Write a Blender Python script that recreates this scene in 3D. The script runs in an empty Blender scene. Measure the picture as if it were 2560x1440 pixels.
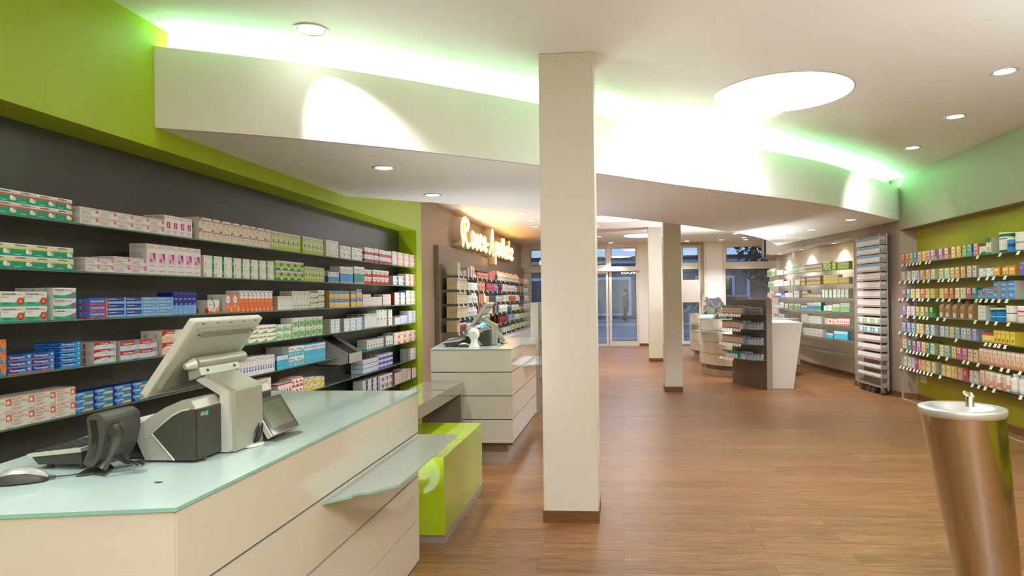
import bpy, math, random
from mathutils import Vector, Matrix
R = math.radians
random.seed(4)
SC = bpy.context.scene
COL = SC.collection

# ------------------------------------------------------------------ camera
EYE = Vector((0.0, 0.0, 1.4))
F_PX, CX, CY = 1651.946, 1416.258, 738.53
YAW, PITCH, ROLL = 0.0820067156, 0.00108916568, -0.0125273021
_f = Vector((-math.sin(YAW)*math.cos(PITCH), math.cos(YAW)*math.cos(PITCH), math.sin(PITCH)))
_r0 = Vector((math.cos(YAW), math.sin(YAW), 0)); _u0 = _r0.cross(_f)
CR = _r0*math.cos(ROLL) + _u0*math.sin(ROLL)
CU = -_r0*math.sin(ROLL) + _u0*math.cos(ROLL)
CF = _f
cam_d = bpy.data.cameras.new('camera'); cam = bpy.data.objects.new('camera', cam_d); COL.objects.link(cam)
m = Matrix.Identity(4)
for i in range(3):
    m[i][0] = CR[i]; m[i][1] = CU[i]; m[i][2] = -CF[i]; m[i][3] = EYE[i]
cam.matrix_world = m
cam_d.sensor_width = 36; cam_d.lens = 36*F_PX/2560
cam_d.shift_x = -(CX-1280)/2560; cam_d.shift_y = (CY-720)/2560
cam_d.clip_start = 0.05; cam_d.clip_end = 200
SC.camera = cam

# ------------------------------------------------------------------ sky outside (dusk) and exposure
w = bpy.data.worlds.new('dusk'); SC.world = w; w.use_nodes = True
bgn = w.node_tree.nodes['Background']
bgn.inputs[0].default_value = (0.36, 0.52, 0.80, 1); bgn.inputs[1].default_value = 0.44
SC.view_settings.view_transform = 'Standard'
SC.view_settings.look = 'None'
SC.view_settings.gamma = 1
SC.view_settings.use_curve_mapping = False
SC.view_settings.exposure = 1.5

# ------------------------------------------------------------------ helpers
def lin(h):
    h = h.lstrip('#'); c = [int(h[i:i+2], 16)/255 for i in (0, 2, 4)]
    return tuple((x/12.92 if x <= 0.04045 else ((x+0.055)/1.055)**2.4) for x in c)
_M = {}
def mat(h, rough=0.5, metal=0.0, coat=0.0, emit=0.0, alpha=1.0, trans=0.0, spec=0.5, name=None):
    k = (h, rough, metal, coat, emit, alpha, trans, spec)
    if k in _M: return _M[k]
    mt = bpy.data.materials.new(name or 'm_'+h.lstrip('#')); mt.use_nodes = True
    b = mt.node_tree.nodes['Principled BSDF']; c = lin(h)
    b.inputs['Base Color'].default_value = (*c, 1); b.inputs['Roughness'].default_value = rough
    b.inputs['Metallic'].default_value = metal; b.inputs['Coat Weight'].default_value = coat
    b.inputs['Coat Roughness'].default_value = 0.04
    b.inputs['Specular IOR Level'].default_value = spec
    b.inputs['Transmission Weight'].default_value = trans
    b.inputs['Alpha'].default_value = alpha
    if emit:
        b.inputs['Emission Color'].default_value = (*c, 1); b.inputs['Emission Strength'].default_value = emit
    _M[k] = mt; return mt
def noise_wall(h, rough=0.6, amt=0.04, spec=0.4, name='paint'):
    mt = bpy.data.materials.new(name); mt.use_nodes = True; nt = mt.node_tree
    b = nt.nodes['Principled BSDF']; c = lin(h)
    tc = nt.nodes.new('ShaderNodeTexCoord'); n = nt.nodes.new('ShaderNodeTexNoise'); n.inputs['Scale'].default_value = 1.3
    n.inputs['Detail'].default_value = 5
    r = nt.nodes.new('ShaderNodeMapRange'); r.inputs[3].default_value = 1-amt; r.inputs[4].default_value = 1+amt
    mx = nt.nodes.new('ShaderNodeVectorMath'); mx.operation = 'SCALE'; mx.inputs[0].default_value = c
    nt.links.new(tc.outputs['Object'], n.inputs['Vector']); nt.links.new(n.outputs[0], r.inputs[0])
    nt.links.new(r.outputs[0], mx.inputs['Scale']); nt.links.new(mx.outputs[0], b.inputs['Base Color'])
    n2 = nt.nodes.new('ShaderNodeTexNoise'); n2.inputs['Scale'].default_value = 260
    bp = nt.nodes.new('ShaderNodeBump'); bp.inputs['Strength'].default_value = 0.06; bp.inputs['Distance'].default_value = 0.002
    nt.links.new(tc.outputs['Object'], n2.inputs['Vector']); nt.links.new(n2.outputs[0], bp.inputs['Height']); nt.links.new(bp.outputs[0], b.inputs['Normal'])
    b.inputs['Roughness'].default_value = rough; b.inputs['Specular IOR Level'].default_value = spec
    return mt
def thin_glass(h, clear=0.8, rough=0.02, refl=0.06, name='glass', body=None):
    """a pane: see-through share, mirror share by fresnel, a little tinted body"""
    mt = bpy.data.materials.new(name); mt.use_nodes = True; nt = mt.node_tree; nt.nodes.clear()
    o = nt.nodes.new('ShaderNodeOutputMaterial'); c = lin(h)
    t = nt.nodes.new('ShaderNodeBsdfTransparent'); t.inputs[0].default_value = (*c, 1)
    d = nt.nodes.new('ShaderNodeBsdfPrincipled'); d.inputs['Base Color'].default_value = (*(lin(body) if body else c), 1); d.inputs['Roughness'].default_value = 0.3
    g = nt.nodes.new('ShaderNodeBsdfGlossy'); g.inputs[0].default_value = (1, 1, 1, 1); g.inputs['Roughness'].default_value = rough
    m1 = nt.nodes.new('ShaderNodeMixShader'); m1.inputs[0].default_value = clear
    nt.links.new(d.outputs[0], m1.inputs[1]); nt.links.new(t.outputs[0], m1.inputs[2])
    fr = nt.nodes.new('ShaderNodeFresnel'); fr.inputs[0].default_value = 1.45
    ad = nt.nodes.new('ShaderNodeMath'); ad.operation = 'ADD'; ad.inputs[1].default_value = refl-0.04; ad.use_clamp = True
    nt.links.new(fr.outputs[0], ad.inputs[0])
    m2 = nt.nodes.new('ShaderNodeMixShader'); nt.links.new(ad.outputs[0], m2.inputs[0])
    nt.links.new(m1.outputs[0], m2.inputs[1]); nt.links.new(g.outputs[0], m2.inputs[2]); nt.links.new(m2.outputs[0], o.inputs[0])
    return mt

def tag(o, label=None, cat=None, group=None, kind=None):
    if label: o['label'] = label
    if cat: o['category'] = cat
    if group: o['group'] = group
    if kind: o['kind'] = kind
    return o
def empty(name, loc, label, cat, group=None, rz=0):
    o = bpy.data.objects.new(name, None); COL.objects.link(o); o.location = loc; o.rotation_euler = (0, 0, rz)
    o.empty_display_size = 0.1
    return tag(o, label, cat, group)

class MB:
    """collects geometry; one mesh object when built. M = optional transform"""
    def __init__(s, M=None): s.v = []; s.f = []; s.mi = []; s.mats = []; s.sm = []; s.M = M
    def slot(s, m):
        if m not in s.mats: s.mats.append(m)
        return s.mats.index(m)
    def add(s, vs, fs, m, smooth=False):
        b = len(s.v); k = s.slot(m)
        s.v += [tuple(s.M @ Vector(q)) if s.M else tuple(q) for q in vs]
        for f in fs: s.f.append(tuple(b+i for i in f)); s.mi.append(k); s.sm.append(smooth)
        return s
    def box(s, x0, y0, z0, x1, y1, z1, m, open_=''):
        vs = [(x0,y0,z0),(x1,y0,z0),(x1,y1,z0),(x0,y1,z0),(x0,y0,z1),(x1,y0,z1),(x1,y1,z1),(x0,y1,z1)]
        return s.add(vs, [(0,3,2,1),(4,5,6,7),(0,1,5,4),(1,2,6,5),(2,3,7,6),(3,0,4,7)], m)
    def quad(s, a, b, c, d, m): return s.add([a,b,c,d], [(0,1,2,3)], m)
    def prism(s, pts, z0, z1, m, mtop=None, mbot=None, caps=True):
        """pts counter-clockwise in xy"""
        n = len(pts); vs = [(p[0],p[1],z0) for p in pts]+[(p[0],p[1],z1) for p in pts]
        s.add(vs, [(i,(i+1)%n,(i+1)%n+n,i+n) for i in range(n)], m)
        if caps:
            s.add([(p[0],p[1],z1) for p in pts], [tuple(range(n))], mtop or m)
            s.add([(p[0],p[1],z0) for p in pts], [tuple(range(n-1,-1,-1))], mbot or m)
        return s
    def prism_ax(s, pts, ax, a0, a1, m, mcap=None):
        """polygon pts in the plane normal to axis ax ('x': (y,z), 'y': (x,z)) swept from a0 to a1"""
        n = len(pts)
        def P(p, a): return (a, p[0], p[1]) if ax == 'x' else (p[0], a, p[1])
        s.add([P(p,a0) for p in pts]+[P(p,a1) for p in pts], [(i,(i+1)%n,(i+1)%n+n,i+n) for i in range(n)], m)
        s.add([P(p,a0) for p in pts], [tuple(range(n-1,-1,-1))], mcap or m)
        s.add([P(p,a1) for p in pts], [tuple(range(n))], mcap or m)
        return s
    def lathe(s, prof, c, m, n=24, sx=1, sy=1, arc=None):
        """prof: list of (r, z); c: (x,y,z) base centre; may shift with z through sx"""
        vs = []; 
        for (r, z) in prof:
            for i in range(n):
                a = 2*math.pi*i/n; vs.append((c[0]+r*math.cos(a)*sx, c[1]+r*math.sin(a)*sy, c[2]+z))
        fs = []
        for k in range(len(prof)-1):
            for i in range(n):
                j = (i+1) % n; fs.append((k*n+i, k*n+j, (k+1)*n+j, (k+1)*n+i))
        s.add(vs, fs, m, True)
        if prof[0][0] > 1e-5: s.add(vs[:n], [tuple(range(n-1,-1,-1))], m)
        if prof[-1][0] > 1e-5: s.add(vs[-n:], [tuple(range(n))], m)
        return s
    def tube(s, pts, r, m, n=8, caps=True, closed=False):
        pts = [Vector(p) for p in pts]; N = len(pts); rs = r if isinstance(r, (list, tuple)) else [r]*N
        vs = []; prev = None
        for i, p in enumerate(pts):
            t = (pts[min(i+1,N-1)]-pts[max(i-1,0)])
            if closed: t = pts[(i+1)%N]-pts[i-1]
            t.normalize()
            if prev is None:
                a = t.orthogonal().normalized()
            else:
                a = prev - t*prev.dot(t)
                a = a.normalized() if a.length > 1e-6 else t.orthogonal().normalized()
            prev = a; b = t.cross(a)
            for k in range(n):
                an = 2*math.pi*k/n; vs.append(tuple(p+(a*math.cos(an)+b*math.sin(an))*rs[i]))
        fs = []
        for i in range(N if closed else N-1):
            for k in range(n):
                q = (k+1) % n; i2 = (i+1) % N; fs.append((i*n+k, i*n+q, i2*n+q, i2*n+k))
        s.add(vs, fs, m, True)
        if caps and not closed:
            s.add(vs[:n], [tuple(range(n-1,-1,-1))], m); s.add(vs[-n:], [tuple(range(n))], m)
        return s
    def cyl(s, a, b, r, m, n=20): return s.tube([a, b], r, m, n)
    def curtain(s, pts, z0, z1, m, thick=0):
        """wall band along an open plan polyline"""
        n = len(pts); vs = [(p[0],p[1],z0) for p in pts]+[(p[0],p[1],z1) for p in pts]
        return s.add(vs, [(i,i+1,i+1+n,i+n) for i in range(n-1)], m, True)
    def mesh(s, name):
        me = bpy.data.meshes.new(name); me.from_pydata(s.v, [], s.f)
        for m in s.mats: me.materials.append(m)
        me.polygons.foreach_set('material_index', s.mi); me.polygons.foreach_set('use_smooth', s.sm)
        me.update(); return me
    def build(s, name, parent=None, bevel=0, origin=None, **kw):
        me = s.mesh(name)
        if origin is not None: me.transform(Matrix.Translation(-Vector(origin)))
        o = bpy.data.objects.new(name, me); COL.objects.link(o)
        if origin is not None: o.location = origin
        if parent is not None:
            o.parent = parent
        if bevel:
            b = o.modifiers.new('bevel', 'BEVEL'); b.width = bevel; b.segments = 2; b.limit_method = 'ANGLE'; b.angle_limit = R(35)
        if kw: tag(o, **kw)
        return o
def struct(mb, name, **kw): return mb.build(name, kind='structure', **kw)

def smooth_curve(pts, n=8):
    """Catmull-Rom through plan points"""
    P = [Vector((*p, 0)) for p in pts]; P = [P[0]*2-P[1]]+P+[P[-1]*2-P[-2]]; out = []
    for i in range(1, len(P)-2):
        for k in range(n):
            t = k/n; a, b, c, d = P[i-1:i+3]
            q = 0.5*((2*b)+(c-a)*t+(2*a-5*b+4*c-d)*t*t+(3*b-a-3*c+d)*t**3); out.append((q.x, q.y))
    out.append((P[-2].x, P[-2].y)); return out

_TX = {}
def text_geo(txt, style=0):
    """outline of a word as polygons in unit height; returns (verts, faces, width)"""
    if (txt, style) in _TX: return _TX[(txt, style)]
    cu = bpy.data.curves.new('t', 'FONT'); cu.body = txt; cu.size = 1.0; cu.resolution_u = 2
    if style: cu.offset = 0.012*style
    ob = bpy.data.objects.new('t', cu); COL.objects.link(ob)
    dg = bpy.context.evaluated_depsgraph_get(); me = ob.evaluated_get(dg).to_mesh()
    vs = [(v.co.x, v.co.y) for v in me.vertices]; fs = [tuple(p.vertices) for p in me.polygons]
    ob.evaluated_get(dg).to_mesh_clear(); bpy.data.objects.remove(ob); bpy.data.curves.remove(cu)
    x0 = min(v[0] for v in vs); x1 = max(v[0] for v in vs)
    vs = [(x-x0, y) for x, y in vs]
    _TX[(txt, style)] = (vs, fs, x1-x0); return _TX[(txt, style)]

# a ray through a picture point met with a real surface: used only to read positions off the photograph's own planes
def ray(px, py): return CR*((px-CX)/F_PX) - CU*((py-CY)/F_PX) + CF
def hit(ax, val, px, py):
    d = ray(px, py); t = (val-EYE[ax])/d[ax]; return EYE+d*t
def y_on(px, x, z):
    """world y where picture column px meets the line (x, ?, z)"""
    a = (px-CX)/F_PX; n = CR-CF*a
    return -((x-EYE.x)*n.x+(z-EYE.z)*n.z)/n.y
def z_on(py, x, y):
    a = (py-CY)/F_PX; n = CU+CF*a
    return EYE.z-((x-EYE.x)*n.x+(y-EYE.y)*n.y)/n.z
# ------------------------------------------------------------------ materials of the shell
WHITE = noise_wall('#efece4', 0.55, 0.015, name='ceiling_white')
WALLW = noise_wall('#f6f4f0', 0.6, 0.01, name='wall_white')
BEIGE = noise_wall('#b8a48c', 0.6, 0.02, name='wall_beige')
GREIGE = noise_wall('#9c8d7c', 0.55, 0.02, name='wall_greige')
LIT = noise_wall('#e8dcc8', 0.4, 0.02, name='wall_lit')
GREEN = noise_wall('#a9bf1c', 0.45, 0.015, name='wall_green')
ROLIVE = noise_wall('#9a930a', 0.45, 0.015, name='wall_olive')
DARK = noise_wall('#504f4c', 0.35, 0.02, name='wall_dark')
def wood_floor():
    mt = bpy.data.materials.new('floor_planks'); mt.use_nodes = True; nt = mt.node_tree; L = nt.links
    b = nt.nodes['Principled BSDF']; tc = nt.nodes.new('ShaderNodeTexCoord')
    br = nt.nodes.new('ShaderNodeTexBrick'); br.offset = 0.37; br.offset_frequency = 2; br.squash = 1
    br.inputs['Scale'].default_value = 1; br.inputs['Brick Width'].default_value = 1.22; br.inputs['Row Height'].default_value = 0.152
    br.inputs['Mortar Size'].default_value = 0.0020; br.inputs['Mortar Smooth'].default_value = 0.2
    br.inputs['Color1'].default_value = (0, 0, 0, 1); br.inputs['Color2'].default_value = (1, 1, 1, 1); br.inputs['Mortar'].default_value = (0.5, 0.5, 0.5, 1)
    L.new(tc.outputs['Object'], br.inputs['Vector'])
    mp = nt.nodes.new('ShaderNodeMapping'); mp.inputs['Scale'].default_value = (1.2, 26, 1); L.new(tc.outputs['Object'], mp.inputs[0])
    ofs = nt.nodes.new('ShaderNodeVectorMath'); ofs.operation = 'SCALE'; ofs.inputs['Scale'].default_value = 7.0
    L.new(br.outputs['Color'], ofs.inputs[0])
    av = nt.nodes.new('ShaderNodeVectorMath'); L.new(mp.outputs[0], av.inputs[0]); L.new(ofs.outputs[0], av.inputs[1])
    n1 = nt.nodes.new('ShaderNodeTexNoise'); n1.inputs['Scale'].default_value = 2.2; n1.inputs['Detail'].default_value = 8; n1.inputs['Roughness'].default_value = 0.65; n1.inputs['Distortion'].default_value = 0.5
    L.new(av.outputs[0], n1.inputs['Vector'])
    mp2 = nt.nodes.new('ShaderNodeMapping'); mp2.inputs['Scale'].default_value = (6, 120, 1); L.new(tc.outputs['Object'], mp2.inputs[0])
    n2 = nt.nodes.new('ShaderNodeTexNoise'); n2.inputs['Scale'].default_value = 1.5; n2.inputs['Detail'].default_value = 4; L.new(mp2.outputs[0], n2.inputs['Vector'])
    cr = nt.nodes.new('ShaderNodeValToRGB'); e = cr.color_ramp.elements
    e[0].position = 0.28; e[0].color = (*lin('#5f3a1e'), 1); e[1].position = 0.75; e[1].color = (*lin('#b08250'), 1)
    q = e.new(0.42); q.color = (*lin('#8c5f38'), 1); q = e.new(0.56); q.color = (*lin('#9e6e43'), 1)
    L.new(n1.outputs[0], cr.inputs[0])
    mx = nt.nodes.new('ShaderNodeMix'); mx.data_type = 'RGBA'; mx.blend_type = 'MULTIPLY'; mx.inputs[0].default_value = 1
    cr2 = nt.nodes.new('ShaderNodeValToRGB'); f = cr2.color_ramp.elements; f[0].position = 0.3; f[0].color = (0.50, 0.47, 0.44, 1); f[1].position = 0.62; f[1].color = (1.05, 1.05, 1.05, 1)
    L.new(n2.outputs[0], cr2.inputs[0]); L.new(cr.outputs[0], mx.inputs[6]); L.new(cr2.outputs[0], mx.inputs[7])
    tone = nt.nodes.new('ShaderNodeMapRange'); tone.inputs[3].default_value = 0.86; tone.inputs[4].default_value = 1.12
    sep = nt.nodes.new('ShaderNodeSeparateColor'); L.new(br.outputs['Color'], sep.inputs[0]); L.new(sep.outputs[0], tone.inputs[0])
    sc = nt.nodes.new('ShaderNodeVectorMath'); sc.operation = 'SCALE'; L.new(mx.outputs[2], sc.inputs[0]); L.new(tone.outputs[0], sc.inputs['Scale'])
    seam = nt.nodes.new('ShaderNodeMix'); seam.data_type = 'RGBA'; seam.inputs[7].default_value = (*lin('#5c4030'), 1)
    L.new(br.outputs['Fac'], seam.inputs[0]); L.new(sc.outputs[0], seam.inputs[6]); L.new(seam.outputs[2], b.inputs['Base Color'])
    bp = nt.nodes.new('ShaderNodeBump'); bp.inputs['Strength'].default_value = 0.12; bp.inputs['Distance'].default_value = 0.003
    L.new(n2.outputs[0], bp.inputs['Height']); L.new(bp.outputs[0], b.inputs['Normal'])
    rr = nt.nodes.new('ShaderNodeMapRange'); rr.inputs[3].default_value = 0.30; rr.inputs[4].default_value = 0.48
    L.new(n1.outputs[0], rr.inputs[0]); L.new(rr.outputs[0], b.inputs['Roughness'])
    b.inputs['Specular IOR Level'].default_value = 0.45
    return mt
def wood_skirt():
    mt = bpy.data.materials.new('skirting_wood'); mt.use_nodes = True; nt = mt.node_tree; L = nt.links
    b = nt.nodes['Principled BSDF']; tc = nt.nodes.new('ShaderNodeTexCoord')
    mp = nt.nodes.new('ShaderNodeMapping'); mp.inputs['Scale'].default_value = (3, 3, 60); L.new(tc.outputs['Object'], mp.inputs[0])
    n1 = nt.nodes.new('ShaderNodeTexNoise'); n1.inputs['Scale'].default_value = 2; n1.inputs['Detail'].default_value = 6; L.new(mp.outputs[0], n1.inputs['Vector'])
    cr = nt.nodes.new('ShaderNodeValToRGB'); e = cr.color_ramp.elements
    e[0].position = 0.3; e[0].color = (*lin('#4f2f18'), 1); e[1].position = 0.7; e[1].color = (*lin('#8f6039'), 1)
    L.new(n1.outputs[0], cr.inputs[0]); L.new(cr.outputs[0], b.inputs['Base Color']); b.inputs['Roughness'].default_value = 0.45
    return mt
FLOOR = wood_floor(); SKIRT = wood_skirt()
WX = -2.514; ZC = 2.907; ZC2 = 2.83; ZS = 2.345; YB = -5.0; YF = 18.35

# floor
struct(MB().box(-4, YB, -0.12, 7, YF+0.06, 0, FLOOR), 'floor')

# sail: lowered ceiling with a curved front fascia and an LED cove behind it
front = smooth_curve([(-2.514,3.40),(-1.959,3.69),(-1.38,4.08),(-0.588,4.72),(-0.19,5.08),(0.52,5.76),(1.35,6.48),(2.11,7.18),(2.80,7.97),(3.69,9.09)], 6)
back = smooth_curve([(-2.514,3.505),(-2.041,3.851),(-1.442,4.281),(-0.61,4.902),(-0.192,5.225),(0.937,6.236),(1.925,7.233),(2.953,8.401),(3.79,9.50)], 6)
rear = smooth_curve([(-2.514,5.90),(-1.921,6.374),(-0.907,7.134),(-0.297,7.75),(0.552,8.683),(1.476,9.94),(2.15,11.015),(2.562,11.893),(3.10,13.34)], 6)
wallcurve = smooth_curve([(3.69,9.09),(3.63,9.65),(3.46,10.74),(3.25,12.1),(3.10,13.34),(3.12,14.6),(3.40,16.2),(4.06,17.6),(4.5,18.35)], 6)
wc_to = [p for p in wallcurve if p[1] <= 13.35]
sail = MB()
def shifted(pts, off):
    n = len(pts); q = []
    for i, p in enumerate(pts):
        a = Vector(pts[max(i-1,0)]); b = Vector(pts[min(i+1,n-1)]); t = (b-a).normalized(); q.append((p[0]-t.y*off, p[1]+t.x*off))
    return q
poly = shifted(front, 0.008) + wc_to[1:] + rear[::-1][1:]
sail.prism(poly, ZS, ZS+0.05, WHITE)
struct(sail, 'trim_1', label='lowered curved ceiling sail underside')
fas = MB()
def band(mb, pts, off, z0, z1, m):
    """thin standing band: pts offset towards +normal by off"""
    n = len(pts); q = []
    for i, p in enumerate(pts):
        a = Vector(pts[max(i-1,0)]); b = Vector(pts[min(i+1,n-1)]); t = (b-a).normalized(); q.append((p[0]-t.y*off, p[1]+t.x*off))
    mb.curtain(pts, z0, z1, m, 1); mb.curtain(q[::-1], z0, z1, m, 1)
    for (A, B, z) in ((pts, q, z1), (q, pts, z0)):
        mb.add([(p[0],p[1],z) for p in A]+[(p[0],p[1],z) for p in B], [(i,i+1,i+1+n,i+n) for i in range(n-1)], m)
    return q
band(fas, front, 0.015, ZS, 2.79, WHITE)
struct(fas, 'trim_2', label='curved white fascia of the lowered ceiling')
cove = MB()
cove.curtain(back, 2.50, ZC, WHITE)
n = len(front); 
nb = len(back)
cove.add([(p[0],p[1],2.56) for p in front]+[(p[0]+0.02,p[1]+0.02,2.56) for p in back], [tuple(range(n))+tuple(range(n+nb-1, n-1, -1))], WHITE)
struct(cove, 'trim_3', label='light cove behind the curved fascia')

# main ceiling (front room) and lower rear ceiling
ce = MB()
pc = [(-2.514, YB), (4.2, YB), (4.2, 9.5)] + back[::-1] 
ce.prism(pc, ZC, ZC+0.06, WHITE)
bk = [(-2.9, 5.0)] + [p for p in back if p[1] > 5.05] + [(4.3, 9.6), (6.5, 12), (6.5, 19), (-2.9, 19)]
ce.prism(bk, ZC2, ZC2+0.05, WHITE)
struct(ce, 'ceiling')

# left green wall with the dark niche
gw = MB()
YN0, YN1, ZN = -1.5, 8.0, 2.234
gw.quad((WX,YB,ZN),(WX,8.2,ZN),(WX,8.2,ZC),(WX,YB,ZC), GREEN)       # band above
gw.quad((WX,YN1,0),(WX,8.2,0),(WX,8.2,ZN),(WX,YN1,ZN), GREEN)       # pier at the end
gw.quad((WX,YB,0),(WX,YN0,0),(WX,YN0,ZN),(WX,YB,ZN), GREEN)
gw.quad((-2.74,YN0,ZN),(-2.74,YN1,ZN),(WX,YN1,ZN),(WX,YN0,ZN), GREEN)  # soffit
gw.quad((-2.74,YN1,0),(WX,YN1,0),(WX,YN1,ZN),(-2.74,YN1,ZN), GREEN)     # jamb
gw.quad((-2.74,YN0,0),(-2.74,YN0,ZN),(WX,YN0,ZN),(WX,YN0,0), GREEN)
gw.quad((-2.74,8.2,0),(WX,8.2,0),(WX,8.2,ZC),(-2.74,8.2,ZC), GREIGE)
gw.quad((-2.74,YN0,0),(-2.74,YN1,0),(-2.74,YN1,ZN),(-2.74,YN0,ZN), DARK)
struct(gw, 'wall_left')
lw = MB()
lw.quad((-2.77,8.2,0),(-2.77,YF,0),(-2.77,YF,ZC),(-2.77,8.2,ZC), BEIGE)
lw.box(-2.77,8.2,0,-2.60,8.50,ZC, BEIGE)
struct(lw, 'wall_left_rear')

# right: pier, olive niche, wall above, curved greige wall
rw = MB()
uw = smooth_curve([(3.72,6.41),(3.79,6.95),(3.835,7.8),(3.85,8.8),(3.79,9.50)], 5)
lo = [(3.66,1.0),(3.66,6.3),(3.64,7.0),(3.68,7.9),(3.688,8.5),(3.69,9.09)]
up = smooth_curve([(3.50,1.0),(3.60,4.0)] + [(3.70,6.41),(3.73,7.8),(3.70,9.09)], 5)
rw.box(3.66, YB, 0, 3.70, 9.09, 0.001, GREIGE)
rw.quad((3.67,YB,2.22),(3.67,YB,ZC),(3.69,9.09,ZC),(3.69,9.09,2.22), GREIGE)
rw.quad((3.90,YB,2.22),(3.67,YB,2.22),(3.69,9.09,2.22),(3.90,9.09,2.22), GREIGE)
rw.quad((3.69,9.09,0),(3.69,9.09,2.22),(3.84,8.93,2.22),(3.84,8.93,0), GREIGE)
rw.quad((3.69,9.09,2.22),(3.69,9.09,ZC),(3.80,9.52,ZC),(3.80,9.52,2.22), GREIGE)
struct(rw, 'wall_right')
ro = MB()
ro.quad((3.86,YB,0),(3.86,YB,2.23),(3.84,8.94,2.23),(3.84,8.94,0), ROLIVE)
struct(ro, 'wall_right_niche')
cw = MB()
wl = smooth_curve([(3.80,10.45),(3.80,11.3),(3.68,12.3),(3.60,13.4),(3.58,14.5),(3.62,15.6),(3.80,16.4),(4.25,17.6),(4.6,18.3)], 5)
w1 = [p for p in wallcurve if p[1] <= 10.5]
ZBK = 2.24
cw.curtain(w1[::-1], 0, ZBK, GREIGE)
cw.quad((w1[-1][0],w1[-1][1],0),(wl[0][0],wl[0][1],0),(wl[0][0],wl[0][1],ZBK),(w1[-1][0],w1[-1][1],ZBK), GREIGE)
cw.curtain(wallcurve[::-1], ZBK, ZC, GREIGE)
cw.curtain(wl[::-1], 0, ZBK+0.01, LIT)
i0 = len(w1)-1; rest = wallcurve[i0:]
cap = rest + [(5.2,18.4)] + wl[::-1]
cw.prism(cap, ZBK, ZBK+0.005, GREIGE)
struct(cw, 'wall_right_curved')
sk = MB()
def skirt(pts, h=0.072, off=-0.015): band(sk, pts, off, 0, h, SKIRT)
wlr = wl[::-1]
skirt(w1[::-1]); skirt(wlr[:-1]); skirt([(3.84,8.94),(3.86,YB)]); skirt([(3.70,9.10),(3.84,8.93)], off=-0.012)
struct(sk, 'baseboard_right')

# back wall behind the camera and its left and right returns
bw = MB(); bw.quad((-3,YB,0),(4.3,YB,0),(4.3,YB,ZC),(-3,YB,ZC), WALLW); struct(bw, 'wall_back')
# right of the rear room beyond the curved wall
# ------------------------------------------------------------------ front wall with windows and door (y = YF)
fw = MB()
Y0, Y1 = YF, YF+0.22
def wall_piece(x0, x1, z0, z1): fw.box(x0, Y0, z0, x1, Y1, z1, WALLW)
wall_piece(-2.9, -2.60, 0, ZC2+.1); wall_piece(-1.40, -1.02, 0, ZC2+.1)
wall_piece(0.50, 1.62, 0, ZC2+.1); wall_piece(2.22, 2.78, 0, ZC2+.1); wall_piece(4.12, 7, 0, ZC2+.1)
for a, b in ((-2.6,-1.4),(-1.02,0.5),(1.62,2.22),(2.78,4.12)): wall_piece(a, b, 2.80, ZC2+.1)
wall_piece(2.78, 4.12, 0, 0.10); wall_piece(-2.6, -1.4, 0, 0.1)
struct(fw, 'wall_front')
b3 = MB()
for a, b in ((0.50,1.62),(2.22,2.78),(4.12,4.5)): b3.box(a, Y0-0.015, 0, b, Y0, 0.07, SKIRT)
struct(b3, 'baseboard_front')
FR = mat('#e9e4d8', 0.35, name='frame_white'); FRD = mat('#3a3a38', 0.4)
PANE = thin_glass('#fbfdff', 0.985, 0.0, 0.07, name='window_pane')
def frame(mb, x0, x1, z0, z1, t, y0=YF+0.03, y1=YF+0.10, tb=None, tt=None):
    tb = tb or t; tt = tt or t
    mb.box(x0, y0, z0, x0+t, y1, z1, FR); mb.box(x1-t, y0, z0, x1, y1, z1, FR)
    mb.box(x0+t, y0, z0, x1-t, y1, z0+tb, FR); mb.box(x0+t, y0, z1-tt, x1-t, y1, z1, FR)
def gasket(mb, x0, x1, z0, z1, t=0.012, y=YF+0.05):
    mb.box(x0, y, z0, x0+t, y+.02, z1, FRD); mb.box(x1-t, y, z0, x1, y+.02, z1, FRD)
    mb.box(x0+t, y, z0, x1-t, y+.02, z0+t, FRD); mb.box(x0+t, y, z1-t, x1-t, y+.02, z1, FRD)
def window(n, x0, x1, rows, tilt=True):
    """rows: (z0, z1, frame thickness) of each light"""
    f = MB()
    ps = []
    for (z0, z1, t) in rows:
        frame(f, x0, x1, z0, z1, t); gasket(f, x0+t, x1-t, z0+t, z1-t)
        ps.append((x0+t, x1-t, z0+t, z1-t))
    o = struct(f, 'window_%d' % n)
    for (a, b, c, d) in ps:
        MB().box(a, YF+.058, c, b, YF+.064, d, PANE).build('pane', o)
    return o
window(1, -2.60, -1.40, [(0.10, 2.16, 0.11), (2.16, 2.80, 0.10)])
window(2, -1.02, -0.335, [(2.18, 2.80, 0.075)])
window(3, -0.335, 0.50, [(2.13, 2.80, 0.08)])
window(4, 1.62, 2.22, [(0.04, 2.19, 0.09), (2.19, 2.80, 0.09)])
window(5, 2.78, 4.12, [(0.10, 2.17, 0.085), (2.17, 2.80, 0.11)])
d = MB(); frame(d, -1.02, -0.345, 0.0, 2.07, 0.06, tb=0.06, y0=YF+.0, y1=YF+.05)
o = struct(d, 'door_1', label='sliding glass door leaf with white frame'); MB().box(-.96, YF+.02, .06, -.405, YF+.026, 2.01, PANE).build('pane', o)
d = MB(); frame(d, -0.32, 0.50, 0.0, 2.09, 0.075, tb=0.135, tt=.03); gasket(d, -.245, .425, .135, 2.06)
o = struct(d, 'door_2', label='fixed glass door leaf with white frame'); MB().box(-.245, YF+.058, .135, .425, YF+.064, 2.06, PANE).build('pane', o)
struct(MB().box(-1.02, YF-0.06, 2.075, 0.53, YF+.1, 2.17, FR), 'trim_4', label='white header beam over the sliding door')
struct(MB().box(-2.70, YF-0.06, 2.075, -1.35, YF+.02, 2.17, FR), 'trim_5', label='white blind box over left window')
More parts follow.
